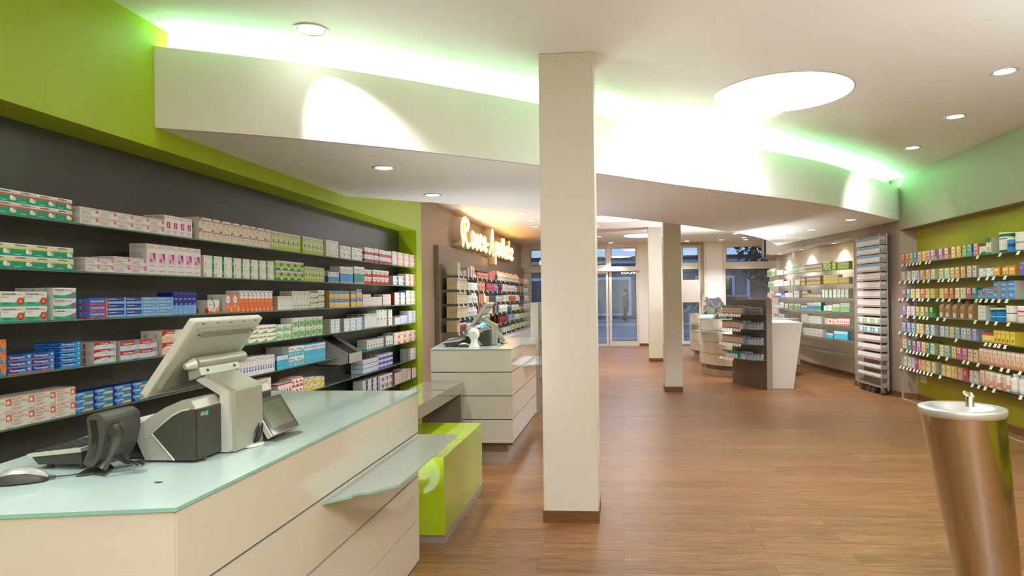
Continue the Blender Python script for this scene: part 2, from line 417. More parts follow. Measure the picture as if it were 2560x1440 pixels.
t6 = MB(); TAN = mat('#a89c78', 0.5)
t6.box(1.60, YF-0.05, 2.76, 2.26, YF, 2.83, TAN); t6.box(2.20, YF-0.05, 1.45, 2.26, YF, 2.76, TAN); t6.box(2.27, YF-0.02, 1.25, 2.33, YF, 2.79, FR)
struct(t6, 'trim_6', label='tan frame around narrow window')
# free columns
def column(x0, x1, y0, y1, z1, label):
    e = empty('column', ((x0+x1)/2, (y0+y1)/2, 0), label, 'column')
    M0 = Matrix.Translation(-e.location)
    MB(M0).box(x0, y0, 0, x1, y1, z1, CWH).build('shaft', e, bevel=0.006)
    b = MB(M0); t = 0.004
    b.box(x0-t, y0-t, 0, x1+t, y0, 0.072, SKIRT); b.box(x0-t, y1, 0, x1+t, y1+t, 0.072, SKIRT)
    b.box(x0-t, y0, 0, x0, y1, 0.072, SKIRT); b.box(x1, y0, 0, x1+t, y1, 0.072, SKIRT)
    b.build('baseboard', e)
CWH = noise_wall('#e2dccf', 0.55, 0.015, name='column_white')
column(-0.493, -0.153, 4.075, 4.40, ZC, 'large white square column in the foreground with wooden skirting')
column(0.623, 0.875, 9.65, 9.94, ZC2, 'middle white column beside the pedestal display, greenish face')
column(0.586, 0.869, 14.0, 14.3, ZC2, 'white column farthest back, nearest the glass door')
# ------------------------------------------------------------------ lamps
def light(kind, name, loc, power, color=(1,1,1), parent=None, size=0.1, rot=(0,0,0), **kw):
    l = bpy.data.lights.new(name, kind); l.energy = power; l.color = color
    if kind == 'SPOT':
        l.spot_size = R(kw.get('cone', 80)); l.spot_blend = kw.get('blend', 0.6); l.shadow_soft_size = size
    elif kind == 'AREA':
        l.shape = 'DISK'; l.size = size
    else: l.shadow_soft_size = size
    o = bpy.data.objects.new(name, l); COL.objects.link(o); o.location = loc; o.rotation_euler = rot
    if parent: o.parent = parent
    return o
RIM = mat('#d8d4c8', 0.3, 0.2); RIMD = mat('#3b3b39', 0.4); BULB = mat('#ffffff', 0.5, emit=7.0)
_dl = None
DLP = 22
def downlight(x, y, z, r, label, power=1.0, aim=None, cone=95):
    global _dl
    e = empty('recessed_downlight', (x, y, z), label, 'ceiling light', 'recessed ceiling downlights')
    if _dl is None:
        a = MB(); a.lathe([(0.100, 0.0), (0.100, -0.004), (0.085, -0.007), (0.078, -0.002), (0.078, 0.0)], (0,0,0), RIM, 28)
        b = MB(); b.lathe([(0.078, -0.001), (0.070, -0.002), (0.068, 0.0)], (0,0,0), RIMD, 28)
        c = MB(); c.lathe([(0.070, -0.003), (0.0001, -0.004)], (0,0,0), BULB, 28)
        _dl = [(nm, q.mesh(nm)) for nm, q in (('trim_ring', a), ('baffle', b), ('lamp', c))]
    for nm, me in _dl:
        o = bpy.data.objects.new(nm, me); COL.objects.link(o); o.parent = e; o.scale = (r/0.1, r/0.1, 1)
    rot = (0, 0, 0)
    if aim:
        q = (Vector(aim)-Vector((x, y, z))).to_track_quat('-Z', 'Y'); rot = q.to_euler()
    light('SPOT', 'downlight_beam', (0, 0, -0.02), DLP*power, (0.97, 0.99, 1.03), e, 0.05, rot, cone=cone, blend=0.7)
    return e
downlight(-1.705, 3.563, ZC, 0.098, 'round downlight in the ceiling above the left end of the fascia', 2.6, aim=(-1.45, 4.15, 1.95), cone=62)
downlight(2.645, 4.769, ZC, 0.09, 'downlight nearest the top right corner of the ceiling')
downlight(2.892, 5.95, ZC, 0.09, 'middle downlight of three along the right of the main ceiling')
downlight(3.056, 7.179, ZC, 0.085, 'downlight nearest the green cove corner at the right', 1.3, aim=(3.0, 8.3, 1.9))
downlight(-1.693, 4.65, ZS, 0.085, 'larger downlight in the lowered ceiling left of the column')
downlight(-1.708, 5.942, ZS, 0.085, 'smaller downlight in the lowered ceiling above the green wall end')
downlight(2.646, 10.981, ZS, 0.085, 'leftmost downlight of three in the lowered ceiling at right', 1.8)
downlight(2.831, 10.104, ZS, 0.085, 'middle downlight of three in the lowered ceiling at right', 1.8)
downlight(2.981, 8.831, ZS, 0.085, 'rightmost downlight of three in the lowered ceiling', 1.6)
for (x, y, lb) in ((-1.66, 11.15, 'downlight in rear ceiling nearest the glowing sign'), (-1.66, 12.3, 'second rear downlight left of the big column'),
                   (-1.72, 13.4, 'rear downlight half hidden at the big column edge'), (-0.49, 13.55, 'small downlight between the two rear round lamps'),
                   (-0.51, 16.0, 'downlight above the upper door pane, left of two'), (-0.25, 17.9, 'downlight just above the right door leaf'),
                   (1.77, 17.8, 'downlight above the narrow window'), (2.65, 17.65, 'downlight above the white wall between windows'),
                   (2.72, 15.9, 'brightest small downlight before the right window'), (3.13, 17.05, 'downlight above the right window, left of two'),
                   (3.30, 17.75, 'downlight above the right window, right of two')):
    downlight(x, y, ZC2, 0.085, lb, 1.4)
downlight(3.60, 11.5, 2.24, 0.05, 'added small lamp under the curved bulkhead nearest the trolley', 0.5, cone=130)  # three small lamps added to brighten the curved wall and its shelves
downlight(3.44, 12.9, 2.24, 0.05, 'added small lamp under the middle of the curved bulkhead', 0.5, cone=130)
downlight(3.38, 14.4, 2.24, 0.05, 'added small lamp under the far end of the curved bulkhead', 0.5, cone=130)
downlight(-1.7, 7.9, ZC2, 0.085, 'added downlight of the rear ceiling hidden behind the lowered ceiling', 1.3)  # two unseen downlights added to lift the rear room
downlight(-1.7, 9.6, ZC2, 0.085, 'second added downlight hidden behind the lowered ceiling', 1.3)
def disc(x, y, z, r, label, s=7.0):
    e = empty('round_ceiling_lamp', (x, y, z), label, 'ceiling lamp', 'large round luminous ceiling lamps')
    MB().lathe([(r+0.012, 0), (r+0.012, -0.003), (r, -0.004)], (0,0,0), RIM, 64).build('rim', e)
    MB().lathe([(r, -0.0045), (0.0001, -0.0046)], (0,0,0), mat('#f6f9ff', 0.5, emit=s), 64).build('diffuser', e)
    return e
e_ = disc(1.235, 5.10, ZC, 0.495, 'large round luminous lamp in the main ceiling', 10)
light('SPOT', 'added_fascia_spot', (0.1, .35, -.03), 70, (1,1,.97), e_, .12, (Vector((.75,6.05,2.5))-Vector((1.33,5.45,2.88))).to_track_quat('-Z','Y').to_euler(), cone=105, blend=1)  # extra spot added beside the round lamp to brighten the fascia
disc(-0.10, 12.3, ZC2, 0.50, 'round lamp of the rear ceiling cut by the lowered ceiling', 8)
disc(0.55, 15.95, ZC2, 0.46, 'farthest round lamp, partly behind the rear column', 8)
disc(1.0, 0.6, ZC, 0.495, 'added round luminous lamp, unseen in the ceiling just behind the viewer', 8)  # this and the next: lamps added out of view for fill light
disc(0.9, -3.2, ZC, 0.495, 'added round luminous lamp, unseen in the ceiling far behind the viewer', 8)
for (x, y, lb) in ((-1.7, 0.9, 'added downlight above the front counter out of view'), (2.6, 2.9, 'added downlight above the drinking fountain out of view'), (2.6, 0.8, 'added unseen downlight beside the viewer above the aisle'), (2.6, -1.4, 'added unseen downlight behind the viewer near the olive niche')):  # downlights added out of view to brighten the front room
    downlight(x, y, ZC, 0.09, lb, 1.2)
# green LED strips lying in the cove
def led(pts, s, hexc, label):
    mb = MB(); n = len(pts); w = 0.012
    mm = mat(hexc, 0.5, emit=s)
    q = []
    for i, p in enumerate(pts):
        a = Vector(pts[max(i-1,0)]); b = Vector(pts[min(i+1,n-1)]); t = (b-a).normalized(); q.append(((p[0]-t.y*w, p[1]+t.x*w), (p[0]+t.y*w, p[1]-t.x*w)))
    mb.add([(a[0],a[1],2.775) for a, b in q]+[(b[0],b[1],2.775) for a, b in q], [(i, i+n, i+1+n, i+1) for i in range(n-1)], mm)
    mb.add([(a[0],a[1],2.765) for a, b in q]+[(b[0],b[1],2.765) for a, b in q], [(i, i+1, i+1+n, i+n) for i in range(n-1)], RIMD)
    mb.build('led_strip', label=label, cat='light strip')
mid = []
for i in range(61):
    t = i/60; k = t*(len(front)-1); a = int(k); a2 = min(a+1, len(front)-1); fr_ = k-a
    p = (front[a][0]*(1-fr_)+front[a2][0]*fr_, front[a][1]*(1-fr_)+front[a2][1]*fr_)
    q = min(back, key=lambda z: (z[0]-p[0])**2+(z[1]-p[1])**2)
    mid.append((p[0]*0.5+q[0]*0.5+0, p[1]*0.5+q[1]*0.5))
mid = smooth_curve([mid[i] for i in range(0, 61, 6)], 6)
h = len(mid)//2
led(mid[:h+1], 20, '#a8ffc4', 'green light strip in the left half of the curved ceiling cove')
led(mid[h:], 44, '#8effb8', 'green light strip in the right half of the curved ceiling cove')

# unseen floor lamps added as fill light: three behind the viewer, the others low behind the fittings; they wash the ceilings
UPL = mat('#8c8a84', .4, .5); _up = None
for (x, y, z, p, cone, lb) in ((2.4,-1.6,.55,330,120,'added fill lamp behind the viewer beside the olive niche'),(0.6,-1.8,.55,400,120,'added fill lamp behind the viewer in the middle'),(-1.9,-1.8,.55,150,120,'added fill lamp behind the viewer near the dark niche'),
                    (-1.55,7.35,.50,38,165,'added fill lamp hidden behind the second counter'),(2.0,10.78,.45,75,165,'small added fill lamp hidden behind the brown display'),(1.90,13.75,.45,110,140,'added fill lamp hidden behind the green block'),(-2.2,11.6,.5,55,140,'added fill lamp hidden behind the second counter near the cosmetics'),(3.0,2.3,.55,110,150,'added fill lamp beside the olive niche out of view'),(-.34,4.85,.5,12,160,'added fill lamp hidden behind the large column'),(-1.25,3.33,.3,15,160,'added fill lamp hidden behind the front counter')):
    e = empty('added_fill_lamp', (x, y, 0), lb, 'added lamp', 'added fill lamps')
    b = MB(); b.lathe([(.09,0),(.09,.012),(.014,.016),(.014,z-.09),(.05,z-.05),(.055,z-.02),(.048,z-.02),(.0001,z-.06)], (0,0,.001), UPL, 20); b.build('stand', e)
    light('SPOT', 'added_fill_beam', (0, 0, z), p, (0.93, 0.98, 1.06), e, 0.12, (math.pi, 0, 0), cone=cone, blend=1.0)
# ------------------------------------------------------------------ counters and furniture
SC.cycles.max_bounces = 8; SC.cycles.diffuse_bounces = 4; SC.cycles.glossy_bounces = 4; SC.cycles.transmission_bounces = 4
SC.cycles.transparent_max_bounces = 12; SC.cycles.caustics_reflective = False; SC.cycles.caustics_refractive = False
CREAM = mat('#cbc4b3', 0.12, coat=0.6, name='cream_lacquer')
GLASSTOP = mat('#cde6de', 0.22, coat=0.5, name='mint_glass_top')
GEDGE = mat('#86b8a8', 0.15, coat=0.5, name='glass_edge')
TAUPE = mat('#8f7a66', 0.3, name='taupe'); ALU = mat('#c9c5be', 0.35, 0.7, name='brushed_alu'); SLOT = mat('#4a453c', 0.6)
GLOSSG = mat('#a9c51c', 0.08, coat=0.8, name='green_lacquer'); GREYG = mat('#7d746b', 0.1, coat=0.8, name='grey_lacquer')
FROST = thin_glass('#d6eee4', 0.38, 0.15, 0.08, name='frosted_shelf', body='#d6e8de')
WHL = mat('#e6e2d8', 0.25, coat=0.3, name='white_lacquer')
ZS4 = [0.9605, 0.775, 0.772, 0.578, 0.575, 0.381, 0.378, 0.184]
def inset(pts, d):
    """shrink a convex ccw polygon by d"""
    n = len(pts); out = []
    for i in range(n):
        p, a, b = Vector(pts[i]), Vector(pts[i-1]), Vector(pts[(i+1) % n])
        e1 = (p-a).normalized(); e2 = (b-p).normalized(); n1 = Vector((-e1.y, e1.x)); n2 = Vector((-e2.y, e2.x))
        bis = (n1+n2).normalized(); out.append(tuple(p+bis*(d/max(0.3, bis.dot(n1)))))
    return out
def counter(poly, ref, label, plinth, z_lift=0):
    """poly: ccw plan outline of the glass top"""
    e = empty('sales_counter', (ref[0], ref[1], 0), label, 'counter')
    T = Matrix.Translation((-ref[0], -ref[1], 0)); P = [Vector(p) for p in poly]
    MB(T).prism(poly, 0.9605, 0.969, GEDGE, GLASSTOP, GEDGE).build('glass_top', e, bevel=0.0015)
    q = inset(poly, 0.004); core = MB(T); core.prism(inset(poly, 0.010), 0.17, 0.960, SLOT); core.build('carcass', e)
    n = len(q)
    for k in range(0, 8, 2):
        z1, z0 = ZS4[k]-0.001, ZS4[k+1]+0.003
        for i in range(n):
            a, b = Vector(q[i]), Vector(q[(i+1) % n]); t = (b-a)
            if t.length < 0.12 and n > 8: pass
            u = t.normalized(); nn = Vector((-u.y, u.x)); g = 0.0035 if n <= 8 else 0.0
            a2 = a+u*g; b2 = b-u*g; th = 0.012
            mb = MB(T); mb.prism([tuple(a2), tuple(b2), tuple(b2+nn*th), tuple(a2+nn*th)], z0, z1, CREAM)
            if n <= 8: mb.build('drawer_front' if k else 'front_panel', e, bevel=0.001)
            else:
                if i == 0: big = MB(T)
                big.prism([tuple(a2), tuple(b2), tuple(b2+nn*th), tuple(a2+nn*th)], z0, z1, CREAM)
                if i == n-1: big.build('drawer_front' if k else 'front_panel', e)
    pl = inset(poly, plinth); MB(T).prism(pl, 0.10, 0.172, TAUPE).build('plinth', e)
    MB(T).prism(inset(poly, plinth-0.002), 0, 0.101, ALU).build('kick_plate', e)
    return e
c1 = [(-1.600,1.185),(-0.930,1.307),(-0.942,3.008),(-1.865,3.008)]
c2 = [(-1.600,5.425),(-0.905,5.425),(-0.897,6.93),(-1.82,6.93)]
C1 = counter(c1, (-1.3,2.1), 'long cream counter with mint glass top and a till, front of the room', 0.055)
C2 = counter(c2, (-1.3,6.2), 'cream drawer counter behind the green bench, white scanner on it', 0.055)
def tray(dy, e, ref, lab):
    T = Matrix.Translation((-ref[0], -ref[1], 0))
    pts = [(-0.945,1.985),(-0.95,3.015),(-0.775,3.015),(-0.762,3.00),(-0.76,2.205),(-0.835,2.105),(-0.846,2.108),(-0.862,2.102),(-0.872,2.085),(-0.872,2.068),(-0.88,2.058)]
    pts = [(x+0.0, y+dy) for x, y in pts][::-1]
    mb = MB(T); mb.prism(pts, 0.757, 0.765, GEDGE, FROST, FROST); return mb.build('glass_tray', e)
tray(0, C1, (-1.3,2.1), ''); tray(3.98, C2, (-1.3,6.2), '')

# green bench, bent grey table between the counters
e = empty('bench', (-1.2, 4.2, 0), 'glossy lime green box bench on a metal plinth', 'bench')
T = Matrix.Translation((1.2, -4.2, 0))
MB(T).box(-1.62, 3.674, 0.052, -1.012, 4.70, 0.494, GLOSSG).build('body', e, bevel=0.002)
MB(T).box(-1.60, 3.69, 0, -1.016, 4.68, 0.053, ALU).build('plinth', e)
e = empty('side_table', (-1.48, 4.3, 0), 'grey lacquered bent slab table arching behind the green bench', 'table')
T = Matrix.Translation((1.48, -4.3, 0)); tt = [(3.10,0.70),(3.10,0),(3.19,0),(3.19,0.61),(5.33,0.61),(5.33,0),(5.415,0),(5.415,0.70)]
MB(T).prism_ax([(y,z) for y,z in tt], 'x', -1.645, -1.318, GREYG).build('tabletop', e, bevel=0.002)

# greige panel stand right of the second counter
GP = mat('#a59c8c', 0.35, name='greige_panel'); 
e = empty('divider_panel', (-1.0, 8.2, 0), 'tall grey divider panel with shelves standing beyond the second counter', 'display stand')
T = Matrix.Translation((1.0, -8.2, 0))
MB(T).box(-1.085, 7.87, 0, -0.99, 8.75, 1.325, GP).build('panel', e, bevel=0.002)
for z in (0.43, 0.655, 0.88, 1.10): MB(T).box(-0.99, 7.95, z-.008, -0.86, 8.7, z, FROST).build('shelf', e)

# glass shelves -------------------------------------------------------
SHG = thin_glass('#d2e6dd', 0.72, 0.03, 0.07, name='shelf_glass', body='#9db3a7')
SHE = mat('#5d7f6f', 0.2, coat=0.4, name='shelf_edge')
def shelf_box(x0, y0, x1, y1, z, label, cat='shelf', group=None, name='glass_shelf', edge='x1'):
    mb = MB(); t = 0.008
    mb.box(x0, y0, z-t, x1, y1, z, SHG)
    if edge == 'x1': mb.quad((x1+.0006,y0,z-t),(x1+.0006,y1,z-t),(x1+.0006,y1,z),(x1+.0006,y0,z), SHE)
    else: mb.quad((x0-.0006,y1,z-t),(x0-.0006,y0,z-t),(x0-.0006,y0,z),(x0-.0006,y1,z), SHE)
    return mb.build(name, label=label, cat=cat, group=group)
ZSH = [1.772, 1.547, 1.322, 1.100, 0.880, 0.655, 0.430]
ORD = ['top','second','third','fourth','fifth','sixth','lowest']
JO = [-1.45, 0.9, 2.93, 4.50, 6.25, 7.98]
for i, z in enumerate(ZSH):
    for k in range(len(JO)-1):
        wh = ['segment behind the viewer', 'segment at the picture edge', 'segment nearest the till', 'middle segment', 'segment beside the green jamb'][k]
        if i == 4 and k == 3:
            shelf_box(-2.735, 4.502, -2.53, 5.73, z, 'fifth glass shelf in the dark niche, piece in front of the chute', group='glass shelves of the dark niche')
            shelf_box(-2.735, 6.08, -2.53, 6.248, z, 'fifth glass shelf in the dark niche, short piece past the chute', group='glass shelves of the dark niche'); continue
        shelf_box(-2.735, JO[k]+.002, -2.53, JO[k+1]-.002, z, '%s glass shelf in the dark niche, %s' % (ORD[i], wh), group='glass shelves of the dark niche')
# ------------------------------------------------------------------ printed cartons
CM = {}
def cm(h): 
    if h not in CM: CM[h] = mat(h, 0.38, spec=0.4, name='print_'+h[1:])
    return CM[h]
_cart = {}
def carton_mesh(key, w, h, d, base, items, side=None, sideitems=(), name='carton'):
    """front faces -y, x to the viewer's right, origin at the front bottom middle"""
    k = (key, round(w, 3), round(h, 3), round(d, 3))
    if k in _cart: return _cart[k]
    mb = MB(); g = 0.0006; W = w-2*g; H = h-g
    mb.box(-W/2, 0, 0, W/2, d, H, cm(base))
    if side:
        s = cm(side); e = 0.0003
        for sx in (-1, 1): mb.quad(*[(sx*(W/2+e), y, z) for y, z in ((0.0,0),(d,0),(d,H),(0.0,H))][::sx], s)
        mb.quad((-W/2,0,H+e),(W/2,0,H+e),(W/2,d,H+e),(-W/2,d,H+e), s)
    def draw(its, P, WW, HH, lv):
        for n, it in enumerate(its):
            q = lv+0.00025*(n+1); t = it[0]; c = cm(it[-1])
            if t == 'r':
                _, x0, z0, x1, z1, _c = it; mb.quad(P(x0,z0,q), P(x1,z0,q), P(x1,z1,q), P(x0,z1,q), c)
            elif t == 'p': mb.add([P(x,z,q) for x, z in it[1]], [tuple(range(len(it[1])))], c)
            elif t == 'c':
                _, x, z, r, _c = it; mb.add([P(x+r*math.cos(a*math.pi/8)*HH/WW, z+r*math.sin(a*math.pi/8), q) for a in range(16)], [tuple(range(16))], c)
            elif t == 't' or t == 'T':
                _, s, x, z, ht, wd, _c = it; vs, fs, tw = text_geo(s, 2 if t == 'T' else 0)
                mb.add([P(x+v[0]/tw*wd, z+v[1]*ht*1.35, q) for v in vs], fs, c)
            elif t == 'v':   # upright word
                _, s, x, z, ht, wd, _c = it; vs, fs, tw = text_geo(s, 1)
                mb.add([P(x-v[1]*ht*1.35, z+v[0]/tw*wd, q) for v in vs], fs, c)
            elif t == 'l':   # small print lines
                _, x0, z0, x1, z1, nn, _c = it
                for i in range(nn):
                    z = z1-(z1-z0)*(i+0.5)/nn; hh = (z1-z0)/nn*0.22
                    mb.quad(P(x0,z-hh,q), P(x1-(x1-x0)*0.25*((i*7) % 3)/2,z-hh,q), P(x1-(x1-x0)*0.25*((i*7) % 3)/2,z+hh,q), P(x0,z+hh,q), c)
    draw(items, lambda x, z, q: (-W/2+x*W, -q, z*H), W, H, 0)
    if sideitems: draw(sideitems, lambda x, z, q: (-W/2-0.0006-q, d*(1-x), z*H), d, H, 0); draw(sideitems, lambda x, z, q: (W/2+0.0006+q, d*x, z*H), d, H, 0)
    me = mb.mesh(name); _cart[k] = me; return me

K, GY, RD, OR, NV = '#3a3a40', '#9a9a98', '#c8342c', '#ee7a30', '#23307a'
GR, TQ = '#1d9e84', '#3fb8d4'
def pills(x, z, r): return [('c', x-r*.28, z+r*.1, r, '#f4f4f0'), ('c', x+r*.28, z-r*.2, r*.8, '#dfe2dc')]
def leaf(x, z, s, c='#1c7a4c'): return ('p', [(x-.35*s,z+.1*s),(x-.12*s,z+.22*s),(x,z+.5*s),(x+.14*s,z+.2*s),(x+.38*s,z+.25*s),(x+.2*s,z),(x+.22*s,z-.5*s),(x-.05*s,z-.2*s),(x-.38*s,z-.12*s)], c)
def fizz(band, sub, word):
    return ('#f2f3ee', [('r',0,0,1,.58,'#13a384'), ('p',[(0,.58),(.1,.56),(1,.54),(1,.70),(.1,.72),(0,.78)],band), ('T','ASPIRIN',.16,.78,.15,.5,K), ('t',sub,.66,.78,.09,.3,GY), ('l',.12,.06,.45,.18,1,'#b8e6d8')]+pills(.80,.34,.20), '#e8e9e2')
